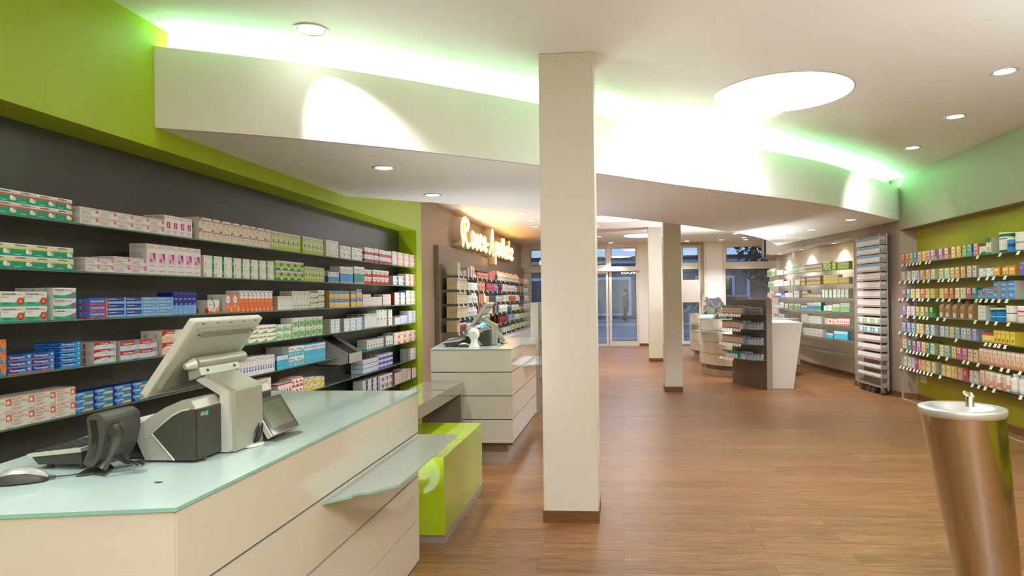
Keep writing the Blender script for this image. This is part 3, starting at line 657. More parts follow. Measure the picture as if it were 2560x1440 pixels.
DES = {
 'aspr': fizz('#e2543c', 'MIGRAENE', 0), 'aspy': fizz('#ecd060', 'PLUS C', 0),
 'ceti': ('#f1ecea', [('t','Cetirizin-',.06,.80,.14,.36,'#c04878'),('t','ratiopharm',.44,.80,.14,.38,K),('r',0,.70,1,.72,'#8a3c5c'),('l',.06,.12,.6,.58,4,'#b9a0aa'),('r',.80,.40,.97,.95,'#e3a0cc'),('c',.87,.58,.10,'#b02c90'),('r',0,.975,1,1,'#b05070')], '#d8d2cc', [('r',0,.70,1,.72,'#8a3c5c'),('l',.2,.3,.9,.6,3,'#9a9a98')]),
 'ctall': ('#f3efee', [('t','Cetirizin-',.2,.92,.04,.6,'#c04878'),('t','ratiopharm',.12,.87,.04,.76,K),('r',0,.84,1,.845,'#8a3c5c'),('r',.30,.35,.78,.66,'#c81e8c'),('p',[(.5,.40),(.62,.44),(.58,.62),(.5,.62)],'#f3efee'),('c',.45,.41,.03,'#f3efee'),('l',.2,.06,.8,.26,3,'#c9a9b8'),('r',0,.985,1,1,'#b05070')], '#d9d3cd', [('r',0,.84,1,.845,'#8a3c5c'),('t','ratiopharm',.15,.88,.05,.7,K)]),
 'csaft': ('#f3efee', [('t','Cetirizin-',.2,.93,.04,.6,'#c04878'),('t','ratiopharm',.1,.88,.04,.8,K),('r',0,.845,1,.85,'#8a3c5c'),('r',.16,.36,.86,.70,'#ecc4e0'),('p',[(.55,.70),(.86,.70),(.86,.42),(.62,.55)],'#c02c98'),('c',.42,.46,.055,'#b0288c'),('c',.42,.46,.02,'#f3efee'),('l',.2,.26,.8,.32,1,'#d49cc0'),('r',.2,.08,.85,.14,'#d9c9d2'),('r',0,.985,1,1,'#b05070')], '#d9d3cd', [('r',0,.845,1,.85,'#8a3c5c'),('t','Cetirizin-',.1,.93,.04,.6,'#c04878'),('t','ratiopharm',.1,.88,.04,.8,K),('l',.15,.5,.8,.72,5,'#a8a4a0')]),
 'grip': ('#e9e4d4', [('p',[(0,1),(0,.55),(.12,.8),(.3,1)],'#d84a3c'),('T','Grippostad',.16,.70,.15,.74,K),('r',.16,.58,.42,.62,'#c98f2c'),('l',.16,.36,.5,.54,3,'#b4b0a4'),('T','C',.64,.14,.42,.24,'#e8b84a'),('c',.24,.14,.06,'#eca040')], '#d8d3c2', [('r',.2,.1,.7,.45,'#9c9aa8')]),
 'pros': ('#cfe3a0', [('r',0,0,1,.22,'#b4d44a'),('r',0,.90,1,1,'#f0f0e8'),('t','PROSPAN',.05,.92,.05,.9,NV),('r',0,.855,1,.885,'#c83c30'),leaf(.42,.45,.42),('r',.7,.38,1,.44,'#d04034'),('l',.2,.08,.7,.14,1,'#7a9a3a'),('l',.1,.7,.9,.8,2,'#9ab07a')], '#b4cf4a'),
 'prosq': ('#b9da4e', [('r',0,.72,1,1,'#f0f0e8'),('t','PROSPAN',.08,.78,.13,.6,NV),('r',0,.68,1,.72,'#c83c30'),('p',[(0,0),(1,0),(1,.14),(.5,.26),(0,.22)],'#2c8c4c'),leaf(.78,.62,.62),('p',[(.62,.06),(.95,.06),(1,.4),(.72,.34)],'#e8e8e0')], '#a9c83c'),
 'bol': ('#e9e7dc', [('T','Soledum',.14,.80,.09,.5,K),('l',.14,.68,.5,.74,1,'#6aa0c8'),('p',[(.6,.62),(.95,.68),(.95,.76),(.6,.70)],'#dc5a4a'),('c',.74,.34,.13,'#4aa6a8'),('c',.74,.34,.06,'#d8cc60'),('l',.14,.25,.5,.5,3,'#c2c0b8'),('r',.4,.07,.56,.11,K)], '#d2cdbc', [('r',.1,.15,.7,.19,K)]),
 'tebo': ('#e4e8da', [('r',0,0,1,.36,'#b52846'),('p',[(0,.36),(.5,.46),(1,.36),(.5,.3)],'#b52846'),('t','Tebonin',.12,.70,.14,.76,K),('l',.2,.1,.7,.22,2,'#d88098'),('l',.15,.5,.6,.6,1,'#9aa890')], '#b52846', [('r',0,.4,1,1,'#cfd2c2')]),
 'locer': ('#f0eee8', [('t','VOLTAREN',.06,.64,.18,.56,'#3c5a8c'),('r',.80,0,1,1,'#f2a060'),('p',[(.62,.1),(.8,.0),(.8,.95),(.66,.7)],'#e8823c'),('l',.08,.38,.4,.5,1,'#6ac0d8')], '#e4e0d4'),
 'gelo': ('#f2f1ea', [('t','GeloMyrtol',.10,.82,.10,.58,GY),('r',.78,0,1,.58,'#1f9450'),('r',.78,.61,1,1,'#1f9450'),('c',.89,.38,.10,'#bfe0c4'),('p',[(.12,.08),(.2,.05),(.2,.3),(.12,.42),(.15,.2)],'#3a9c62'),('l',.1,.66,.6,.72,1,'#c6c4bc')], '#dcd8cc', [('v','GeloMyrtol',.6,.1,.3,.8,K)]),
 'bluew': ('#f0f0ea', [('r',0,.08,1,.50,'#4aa0d8'),('r',0,.0,1,.08,'#e8e4dc'),('r',0,.90,1,1,'#3a4a9c'),('l',.2,.62,.7,.82,2,'#50507c'),('r',0,.08,1,.11,'#d05c48')], '#1c6ca4', [('r',0,.52,1,1,'#b8b8b4')]),
 'bluet': ('#eceae2', [('r',0,.08,1,.58,'#4f9ede'),('l',.2,.62,.8,.88,3,'#70707c'),('r',.25,.02,.75,.07,'#c8c4bc')], '#2c7ac0', [('r',0,.6,1,1,'#c9c4b6')]),
 'tealt': ('#eceae2', [('r',0,.08,1,.58,'#2c9c8c'),('l',.2,.62,.8,.88,3,'#70707c'),('r',.25,.02,.75,.07,'#c8c4bc')], '#1c8072', [('r',0,.6,1,1,'#c9c4b6')]),
 'crat': ('#dfe4da', [('p',[(0,0),(1,0),(1,.78),(.8,.5),(.5,.36),(0,.42)],'#c83c38'),('t','Crataegutt',.06,.66,.16,.88,K),('l',.1,.5,.5,.58,1,'#d87a74')], '#c02c38'),
 'kyt': ('#f0eee8', [('t','Voltaren',.06,.62,.2,.6,'#3c4a7c'),('r',.84,.05,1,.75,'#3f48a8'),('r',.7,.3,.82,.9,'#ee9a48'),('l',.1,.2,.5,.3,1,'#9ab0d0')], '#c9c6bc'),
 'dolo': ('#f3f3ec', [('p',[(0,0),(1,0),(1,.72),(.9,.5),(.6,.30),(0,.36)],'#3cc4a0'),('p',[(0,.36),(.6,.30),(.6,.26),(0,.30)],'#e4f4ec'),('T','Dolormin',.06,.76,.17,.56,'#50545c'),('t','Extra',.66,.76,.11,.22,'#d85a4c'),('l',.06,.58,.34,.68,2,'#d8988c'),('c',.82,.34,.26,'#d83c34'),('p',[(.74,.24),(.90,.28),(.81,.54)],'#f0a090'),('l',.08,.12,.45,.26,2,'#1c7a64')], '#e2e2d8'),
 'dolf': ('#f3f3ec', [('p',[(0,0),(1,0),(1,.80),(.9,.5),(.5,.30),(0,.40)],'#34b894'),('p',[(0,.40),(.5,.30),(.5,.22),(0,.32)],'#8cdcc0'),('T','Dolormin',.05,.72,.19,.42,'#50545c'),('t','f\u00fcr Frauen',.5,.72,.12,.3,'#b078b0'),('l',.05,.55,.4,.64,1,'#c4a0c4'),('c',.86,.32,.26,'#a860b0'),('l',.08,.1,.3,.2,1,'#1c7a64')], '#dcdcd0', [('v','Dolormin',.55,.1,.3,.8,GY)]),
 'sovg': ('#3a6cd0', [('r',0,.0,1,.22,'#e0412c'),('r',.90,0,1,1,'#ee6a4c'),('T','Soventol Gel',.08,.45,.34,.72,'#f4f4f8'),('l',.1,.06,.3,.16,1,'#f4d0c4')], '#4a7cd8', [('r',0,0,1,.2,'#d83c2c'),('v','Soventol',.4,.3,.3,.6,'#c8d8f4')]),
 'sovb': ('#7ab4ea', [('p',[(0,.38),(.86,.38),(.9,.6),(.9,1),(0,1)],'#1c3494'),('T','Soventol',.05,.62,.24,.42,'#f4f4f8'),('t','HydroCort',.5,.62,.16,.32,'#c8d4f0'),('l',.05,.14,.8,.28,1,'#e4eef8')], '#5a8cd8'),
 'sovl': ('#8cc0ea', [('p',[(0,.38),(.86,.38),(.9,.6),(.9,1),(0,1)],'#6a9edc'),('T','Soventol',.05,.62,.24,.42,'#f4f4f8'),('t','HydroCort',.5,.62,.16,.32,'#d8e4f4'),('l',.05,.14,.8,.28,1,'#f0f4fa')], '#6a9cd8'),
 'navyt': ('#7ab4f0', [('r',0,.42,1,1,'#1c2c94'),('l',.15,.66,.85,.74,2,'#d0d8f4'),('c',.62,.47,.04,'#bcdcf8'),('r',.3,.94,.8,.96,'#8898e0'),('l',.2,.04,.8,.08,1,'#c8e0fa')], '#16227c'),
 'mucs': ('#f4f2ec', [('p',[(0,0),(1,0),(1,.5),(.5,.12),(0,.2)],'#f08040'),('c',.36,.60,.36,'#2c3c98'),('c',.32,.60,.33,'#f4f2ec'),('t','MUCOSOLVAN',.08,.56,.13,.5,'#46508c'),('c',.86,.24,.08,'#f8e0d0'),('c',.6,.1,.08,'#f4f0e8'),('p',[(0,.0),(.04,.0),(.04,.4),(0,.5)],'#d83c3c')], '#d8d4c8', [('r',.72,0,1,.35,'#e04a30')]),
 'mucm': ('#f08040', [('c',.42,.72,.22,'#2c3c98'),('c',.34,.72,.22,'#f4f2ec'),('t','MUCOSOLVAN',.06,.69,.06,.7,'#46508c'),('l',.1,.26,.6,.42,3,'#f8d0b8'),('c',.78,.26,.05,'#f8e0d0'),('r',.7,.05,.86,.2,'#f8e4d8'),('r',.05,.95,.3,1,'#a8c4ec')], '#e0dcd0', [('v','MUCOSOLVAN',.6,.1,.2,.75,'#6a7098')]),
 'muct': ('#ee7228', [('r',0,.62,1,1,'#f4f0ea'),('c',.55,.78,.17,'#2c3c98'),('c',.45,.76,.17,'#f4f0ea'),('t','MUCOSOLVAN',.08,.75,.04,.8,'#46508c'),('c',.72,.14,.035,'#f8e0d0'),('r',.64,.02,.86,.1,'#f8e4d8'),('l',.1,.45,.7,.54,2,'#fac8a4'),('c',.4,.33,.035,'#8aa0d8'),('r',.1,.93,.5,1,'#a8c4ec')], '#e4ddd0', [('r',0,0,1,.68,'#ee7228')]),
 'bron': ('#f1efe8', [('v','Bronchicum',.42,.48,.2,.48,K),('r',.55,.76,.85,.92,'#a8c83c'),('l',.2,.3,.8,.38,1,'#c8a8a0'),('r',.2,.02,.8,.05,'#d05a4c'),('r',.3,.18,.8,.22,'#d8d4cc')], '#cbb8ac', [('l',.1,.3,.9,.9,8,'#8a7c74')]),
 'brot': ('#f1efe8', [('v','Bronchicum',.42,.5,.2,.46,'#4a4478'),('r',.55,.80,.85,.95,'#a8c83c'),('c',.5,.36,.04,'#e4c8c0'),('r',.25,.18,.85,.23,'#5a9c7c'),('r',.4,.02,.85,.07,'#2c8c5c')], '#cbc2b4', [('l',.1,.75,.8,.92,4,'#9a9488')]),
 'olyn': ('#eceee6', [('p',[(0,0),(1,0),(1,.34),(.7,.2),(0,.14)],'#6cb03c'),('r',.6,.0,1,.10,'#2c6c3c'),('t','Sedacur',.3,.55,.14,.42,'#6c8c74'),('c',.5,.8,.06,'#4a6c54')], '#c8ccc0', [('p',[(0,0),(1,0),(1,.3)],'#6cb03c')]),
 'magn': ('#ecc878', [('r',0,.62,1,1,'#2478b4'),('T','Magnesium',.04,.82,.10,.9,'#e8f0f4'),('l',.06,.66,.6,.74,1,'#c8dce8'),('c',.84,.22,.07,'#5c8c8c'),('l',.06,.04,.7,.10,1,'#a0946c')], '#b8903c', [('v','Magnesium',.45,.1,.35,.8,'#5c4a28')]),
 'wred': ('#eeeae4', [('t','CICLOPOLI',.15,.52,.22,.7,'#d0948c'),('r',.1,.2,.7,.32,'#dc9c94')], '#dcd4cc', [('r',.1,.2,.6,.8,'#b87c78')]),
 'redw': ('#f0eee8', [('t','GINKGO',.1,.42,.24,.6,'#a8a4a0'),('p',[(.78,.3),(1,.2),(1,1),(.8,.9)],'#a8b04c')], '#c02c20'),
 'bluw': ('#f0eee8', [('t','GINKGO',.15,.42,.24,.6,'#a8a8ac'),('p',[(.78,.3),(1,.2),(1,1),(.8,.9)],'#a8b86c')], '#1c88c4'),
 'neu': ('#f08c4c', [('r',0,0,1,.3,'#5c8cc8'),('c',.5,.5,.42,'#40506c'),('c',.45,.5,.38,'#f0e8d8'),('c',.45,.55,.2,'#f0a030'),('t','NEU',.80,.8,.12,.16,NV),('c',.88,.2,.12,'#a8c44c')], '#e07c3c'),
 'thom': ('#2a86dc', [('p',[(0,.2),(.45,.2),(.8,.95),(0,1)],'#1a4aa4'),('T','Thomapyrin',.08,.42,.36,.62,'#f6f6fa'),('r',0,0,1,.14,'#f0704c'),('r',.0,.0,.24,.2,'#ee5a34'),('c',.88,.62,.22,'#cfe4f4')], '#1f5cb8'),
 'thos': ('#2a96e0', [('p',[(0,.28),(.5,.28),(.8,.95),(0,1)],'#1a4aa4'),('T','Thomapyrin',.08,.42,.36,.62,'#f6f6fa'),('r',0,0,1,.2,'#49a8e4'),('c',.9,.6,.2,'#d8ecf8')], '#1450a8', [('l',.1,.4,.9,.8,2,'#6a9ce0'),('r',0,0,1,.2,'#3c9cdc')]),
 'cane': ('#cfe2ea', [('r',0,.62,.74,1,'#c8322c'),('p',[(0,.62),(.12,.62),(0,.42)],'#c8322c'),('T','Canesten',.28,.68,.2,.36,'#f6f0ee'),('r',.74,.62,.95,1,'#98a0ac'),('l',.4,.3,.62,.42,1,'#6a7c9c'),('p',[(.86,.2),(.96,.3),(.98,.9),(.9,.6)],'#e8b088'),('r',0,.0,1,.04,'#e8eef0')], '#cfcac0', [('r',.1,.1,.3,.85,'#b85c50'),('l',.4,.2,.9,.8,3,'#b4b0a8')]),
 'cann': ('#c6dcea', [('r',0,.55,.72,1,'#c8322c'),('T','Canesten',.14,.66,.2,.5,'#f6f0ee'),('r',.72,.55,1,1,'#98a0ac'),('t','Extra',.76,.7,.16,.2,'#4c5c8c'),('t','Nagelset',.36,.38,.1,.28,'#6a7c9c'),('c',.92,.3,.18,'#e4a878'),('c',.95,.28,.10,'#f0d4b8'),('r',.66,.0,1,.05,'#b84c48')], '#d0ccc4', [('r',.3,.2,.9,.9,'#b4b8c0')]),
 'cang': ('#f4ead8', [('r',0,.72,.66,1,'#c8322c'),('p',[(0,.72),(.2,.72),(0,.5)],'#c8322c'),('T','Canesten',.24,.78,.14,.38,'#f6f0ee'),('t','GYN',.70,.8,.11,.16,'#a8784c'),('p',[(0,.0),(1,.0),(1,.1),(.6,.3),(.3,.55),(0,.4)],'#f2c8a0'),('t','Once',.42,.56,.08,.14,'#c05040'),('l',.3,.4,.62,.5,2,'#c8b8a0')], '#d8d2c4', [('v','Canesten',.5,.1,.3,.6,'#b84c40')]),
 'lemo': ('#f4f4ea', [('p',[(0,0),(1,0),(1,.36),(.6,.14),(0,.04)],'#7cb83c'),('p',[(.3,.04),(1,.28),(1,.36)],'#4c9c3c'),('T','Lem',.05,.52,.28,.42,'#b8302c'),('T','o',.46,.52,.28,.12,'#e8a02c'),('T','c',.58,.52,.28,.12,'#8cb83c'),('T','in',.70,.52,.28,.2,'#6c8c3c')], '#dcdcd0'),
 'gloz': ('#f1f3ea', [('r',.0,.10,.72,.66,'#a4d494'),('p',[(.72,.0),(.96,.0),(1,.8),(.84,.9)],'#7cc06c'),('c',.16,.78,.11,'#205858'),('t','Bronchipret',.26,.74,.10,.5,'#8c98a0'),('l',.08,.26,.6,.5,2,'#4c9c5c')], '#dedfd4'),
 'gtal': ('#f1f3ea', [('r',.06,.08,.74,.66,'#8cca74'),('p',[(.76,.0),(1,.0),(1,.72),(.84,.86)],'#58ac44'),('c',.24,.83,.08,'#205858'),('t','Bronchipret',.36,.81,.06,.5,'#8c98a0'),('l',.12,.3,.6,.52,2,'#3c8c4c')], '#dedfd4'),
 'cysp': ('#f2f2ee', [('r',.78,.0,1,1,'#9adce0'),('l',.08,.5,.5,.72,1,'#9c9ca4'),('r',.42,.34,.98,.46,'#4cbcb0')], '#cac6bc', [('r',.2,.1,.8,.9,'#b0aca4')]),
 'ibup': ('#f2f2f2', [('r',.82,0,1,1,'#7cd0e4'),('r',.62,.28,1,.42,'#2c9cbc'),('t','IbuHEXAL',.04,.62,.2,.6,'#686c84'),('l',.06,.2,.3,.3,1,'#a8a8b4')], '#b8b4ac'),
 'sina': ('#eeede4', [('r',.25,.88,.75,.96,'#3c9c5c'),('l',.2,.78,.85,.84,1,'#a4bc9c'),('r',.25,.02,.8,.06,'#3c9c5c'),('r',0,.86,1,.862,'#c8ccbc')], '#d4cfc0', [('r',.1,.86,.9,.97,'#2c8048'),('r',0,.78,1,.8,'#5c5c54')]),
 'sinf': ('#efeee6', [('r',.28,.8,.72,.97,'#7cae5c'),('t','Lasea',.18,.6,.12,.6,'#8c9c84'),('l',.2,.34,.8,.44,1,'#9cbc7c'),('r',.3,.0,.7,.06,'#9cbc6c')], '#d4cfc0'),
 'ibsm': ('#e8ecf2', [('r',0,0,1,.3,'#b8cce8'),('l',.1,.5,.8,.7,1,'#8c9cc8')], '#ccc8c0'),
 'ibta': ('#eef0f4', [('p',[(0,0),(.3,0),(.6,1),(.2,1)],'#b8c8e8'),('r',.6,0,.75,.8,'#8cacdc')], '#d0ccc4'),
 'tham': ('#f0f0ee', [('r',0,0,.3,1,'#a4bce8'),('t','Thomasin',.3,.42,.2,.6,'#6c88c0'),('r',0,.9,1,1,'#dce0ec')], '#d4d0c8'),
 'ibul': ('#efe9e0', [('T','IBU-LYSIN-',.06,.80,.11,.42,'#e0653c'),('t','ratiopharm 684 mg',.06,.64,.10,.62,'#6c5c54'),('r',0,.58,1,.60,'#d8785c'),('r',0,.96,1,.985,'#d8785c'),('r',.76,.44,.99,.88,'#ee7a48'),('c',.86,.64,.12,'#f8ece0'),('l',.06,.36,.4,.52,3,'#a8a098'),('l',.06,.12,.5,.30,3,'#dc9a84'),('l',.72,.06,.95,.12,1,'#6c5c54'),('r',.985,0,1,1,'#d8b8a8')], '#dcd5c8'),
 'lami': ('#2c8ed8', [('p',[(0,0),(.22,0),(.12,1),(0,1)],'#1c2c94'),('p',[(.44,.06),(1,.06),(1,.42),(.58,.42)],'#ecc458'),('T','LAMISIL',.16,.58,.26,.44,'#f6f6fa'),('l',.16,.36,.36,.46,1,'#f0c850'),('p',[(.06,.5),(.1,.9),(.16,1),(.12,.7)],'#c8e0f4')], '#1a2480', [('v','LAMISIL',.5,.1,.3,.8,'#e8ecf8')]),
 'silv': ('#efece4', [('l',.15,.76,.9,.94,3,'#5c60a4'),('r',0,.70,1,.708,'#504a48'),('r',.30,.22,.78,.50,'#3c50b8'),('r',.45,.3,.62,.48,'#d8dcf0'),('l',.25,.08,.8,.12,1,'#d8a8a0'),('l',.2,.58,.8,.64,1,'#e0a8a0')], '#d8d4c8', [('l',.1,.06,.9,.66,9,'#a8a49c')]),
 'sils': ('#3fb8d8', [('r',0,.66,1,.94,'#f0f0ec'),('r',0,.94,1,1,'#48bcd8'),('t','Silomat',.14,.76,.09,.7,'#3c4468'),('c',.55,.42,.04,'#a8e0ec'),('l',.2,.1,.7,.16,1,'#a8e0ec')], '#2a8098', [('r',0,.66,1,.94,'#b8bcb8'),('l',.1,.4,.9,.6,4,'#6cb0bc')]),
 'silo': ('#4fc0dc', [('r',0,.5,1,.98,'#f2f2ee'),('T','Silomat',.08,.66,.18,.62,'#3c3c78'),('l',.3,.54,.7,.6,1,'#8c88a4'),('r',.72,.52,.94,.6,'#d04038'),('c',.82,.2,.17,'#ecd460'),('l',.06,.1,.5,.36,3,'#c0e8f0')], '#d2cec4'),
 'silt': ('#4abede', [('r',0,.68,1,.95,'#f2f2ee'),('T','Silomat',.06,.80,.09,.86,'#3c3c78'),('l',.15,.7,.7,.76,1,'#8c88a4'),('l',.55,.5,.85,.6,2,'#2890b4'),('r',.2,.08,.75,.13,'#d86060'),('c',.5,.36,.035,'#c8ecf4')], '#3a98b4'),
 'neum': ('#f0eee6', [('r',0,0,1,.16,'#4cb8d8'),('r',0,.70,1,.73,'#3c9cbc'),('t','NEUM',.1,.80,.09,.7,'#c86c5c'),('c',.5,.42,.15,'#6c9c34'),('c',.46,.38,.07,'#c8a03c'),('r',0,.97,1,1,'#4cb8d8')], '#cbcabf', [('r',0,.0,1,.14,'#3ca8cc'),('T','NEUMANN',.1,.80,.10,.8,'#b84c40'),('r',0,.70,1,.73,'#3c7c9c'),('l',.1,.25,.9,.6,5,'#98988c')]),
 'iber': ('#f0ece6', [('r',.56,0,1,.36,'#ee6a34'),('r',.56,.36,1,1,'#f6c08c'),('T','Ibero',.06,.42,.16,.42,'#4c547c'),('l',.1,.76,.45,.86,1,'#c87c70')], '#d8d0c4', [('r',.2,.1,.6,.9,'#686c6c')]),
 'hund': ('#f0e8e0', [('r',0,.52,1,.56,'#e08060'),('t','100',.4,.7,.14,.4,K),('r',0,.95,1,1,'#e08060')], '#dcc8b8'),
 'redl': ('#f0ece6', [('r',0,.92,1,1,'#c03434'),('p',[(.15,.4),(.8,.4),(.8,.46),(.45,.6),(.25,.78),(.15,.6)],'#d8402c'),('p',[(.15,0),(.85,0),(.85,.26),(.15,.2)],'#d8503c')], '#cdc4b4', [('r',0,.92,1,1,'#b03434'),('l',.1,.1,.9,.8,8,'#9c948a')]),
 'yell': ('#ecd468', [('r',0,.60,1,1,'#f0ead8'),('T','Iberogast',.1,.66,.15,.6,'#3c3430'),('l',.1,.2,.6,.45,2,'#b09430'),('r',.84,.1,.95,.5,'#c8b050'),('r',.5,.88,1,.98,'#584838')], '#d8d2bc'),
 'nsmb': ('#eef0f2', [('r',0,0,1,.22,'#6cacdc'),('t','IBUTOP',.2,.5,.22,.6,'#8494b8')], '#cfcfca', [('r',0,0,1,.22,'#7cb4dc')]),
 'nsmc': ('#e8ecf4', [('p',[(0,0),(1,0),(1,.3),(.4,.55),(0,.25)],'#4c60c0'),('r',0,.9,1,1,'#4c60c0'),('t','ACC akut',.3,.66,.16,.5,'#8494b8')], '#bcbcc0', [('r',.2,.1,.5,.9,'#a85058')]),
 'nsmd': ('#eef0f2', [('r',.8,0,1,1,'#88c8dc'),('r',.2,.5,.7,.66,'#a8b4bc')], '#d0d0cc', [('r',.2,.1,.4,.9,'#9c9c9c')]),
 'lowa': ('#f0f0ee', [('r',.55,.0,.9,1,'#1c2c5c'),('p',[(.55,.0),(.9,.0),(.9,.5)],'#48a4dc'),('l',.1,.3,.45,.7,2,'#b4b0ac')], '#c4c0b8'),
 'lowb': ('#f0f0ee', [('r',.6,.15,.9,.7,'#1c2c5c'),('r',.65,.15,.85,.35,'#48a4dc'),('l',.1,.3,.5,.8,3,'#b8b4b0')], '#c4c0b8'),
 'lowr': ('#f1ece6', [('l',.15,.35,.85,.75,2,'#c86c60')], '#a45048'),
 'lows': ('#f0ece6', [('r',.2,.1,.8,.35,'#5cb0cc'),('r',.3,.5,.7,.8,'#c03c34')], '#c4bcb0'),
}
DESC = dict(aspr='white and green tablet box with orange band', aspy='white and green tablet box with yellow band', ceti='flat white box with small pink picture', ctall='upright white box with magenta square', csaft='tall white box with pink sun picture',
 grip='cream box with red corner and golden letter', pros='tall lime box with green leaf', prosq='squat lime box with green leaf', bol='white box with teal oval emblem', tebo='white box with crimson lower half', locer='white box with orange edge',
 gelo='white box with green side strip', bluew='white box with blue lower half', bluet='tall white and sky blue box', tealt='tall white and teal box', crat='white box with red swoosh', kyt='white box with violet strip', dolo='white box with red disc',
 dolf='white and green box with violet disc', sovg='blue and red ointment box', sovb='light blue box with navy name band', sovl='pale blue ointment box', navyt='upright navy and light blue box', mucs='white box with blue arc', mucm='orange box with blue arc',
 muct='upright orange box with white top', bron='small white box with upright name', brot='tall white box with upright name', olyn='white box with green wave', magn='yellow box with blue top', wred='small white box with pink lettering', redw='white box with red side',
 bluw='white box with blue side', neu='orange box with round cup picture', thom='flat blue box with orange stripe', thos='flat all-blue box', cane='white and red cream box with foot picture', cann='pale blue box with red band', cang='cream box with red band',
 lemo='white box with green hill and multicoloured name', gloz='white and pale green box', gtal='upright white and green box', cysp='flat white box with teal bar', ibup='white box with cyan end', sina='tall slim white box with green tab', sinf='white box with green tab',
 ibsm='tiny white and blue box', ibta='slim white box with blue slant', tham='white box with blue start', ibul='white box with orange print', lami='blue and yellow ointment box', silv='tall slim white box with blue mark', sils='small cyan box with white band',
 silo='cyan and white box with yellow flower', silt='tall cyan box with white top', neum='white box with green plant picture', iber='white box with orange corner', hund='white box with orange lines', redl='white box with red figure', yell='yellow and white box',
 nsmb='small white box with blue foot', nsmc='small blue and white box', nsmd='small white box with cyan end', lowa='white box with navy strip', lowb='white box with navy square', lowr='white box with red lines', lows='white box with small blue mark')
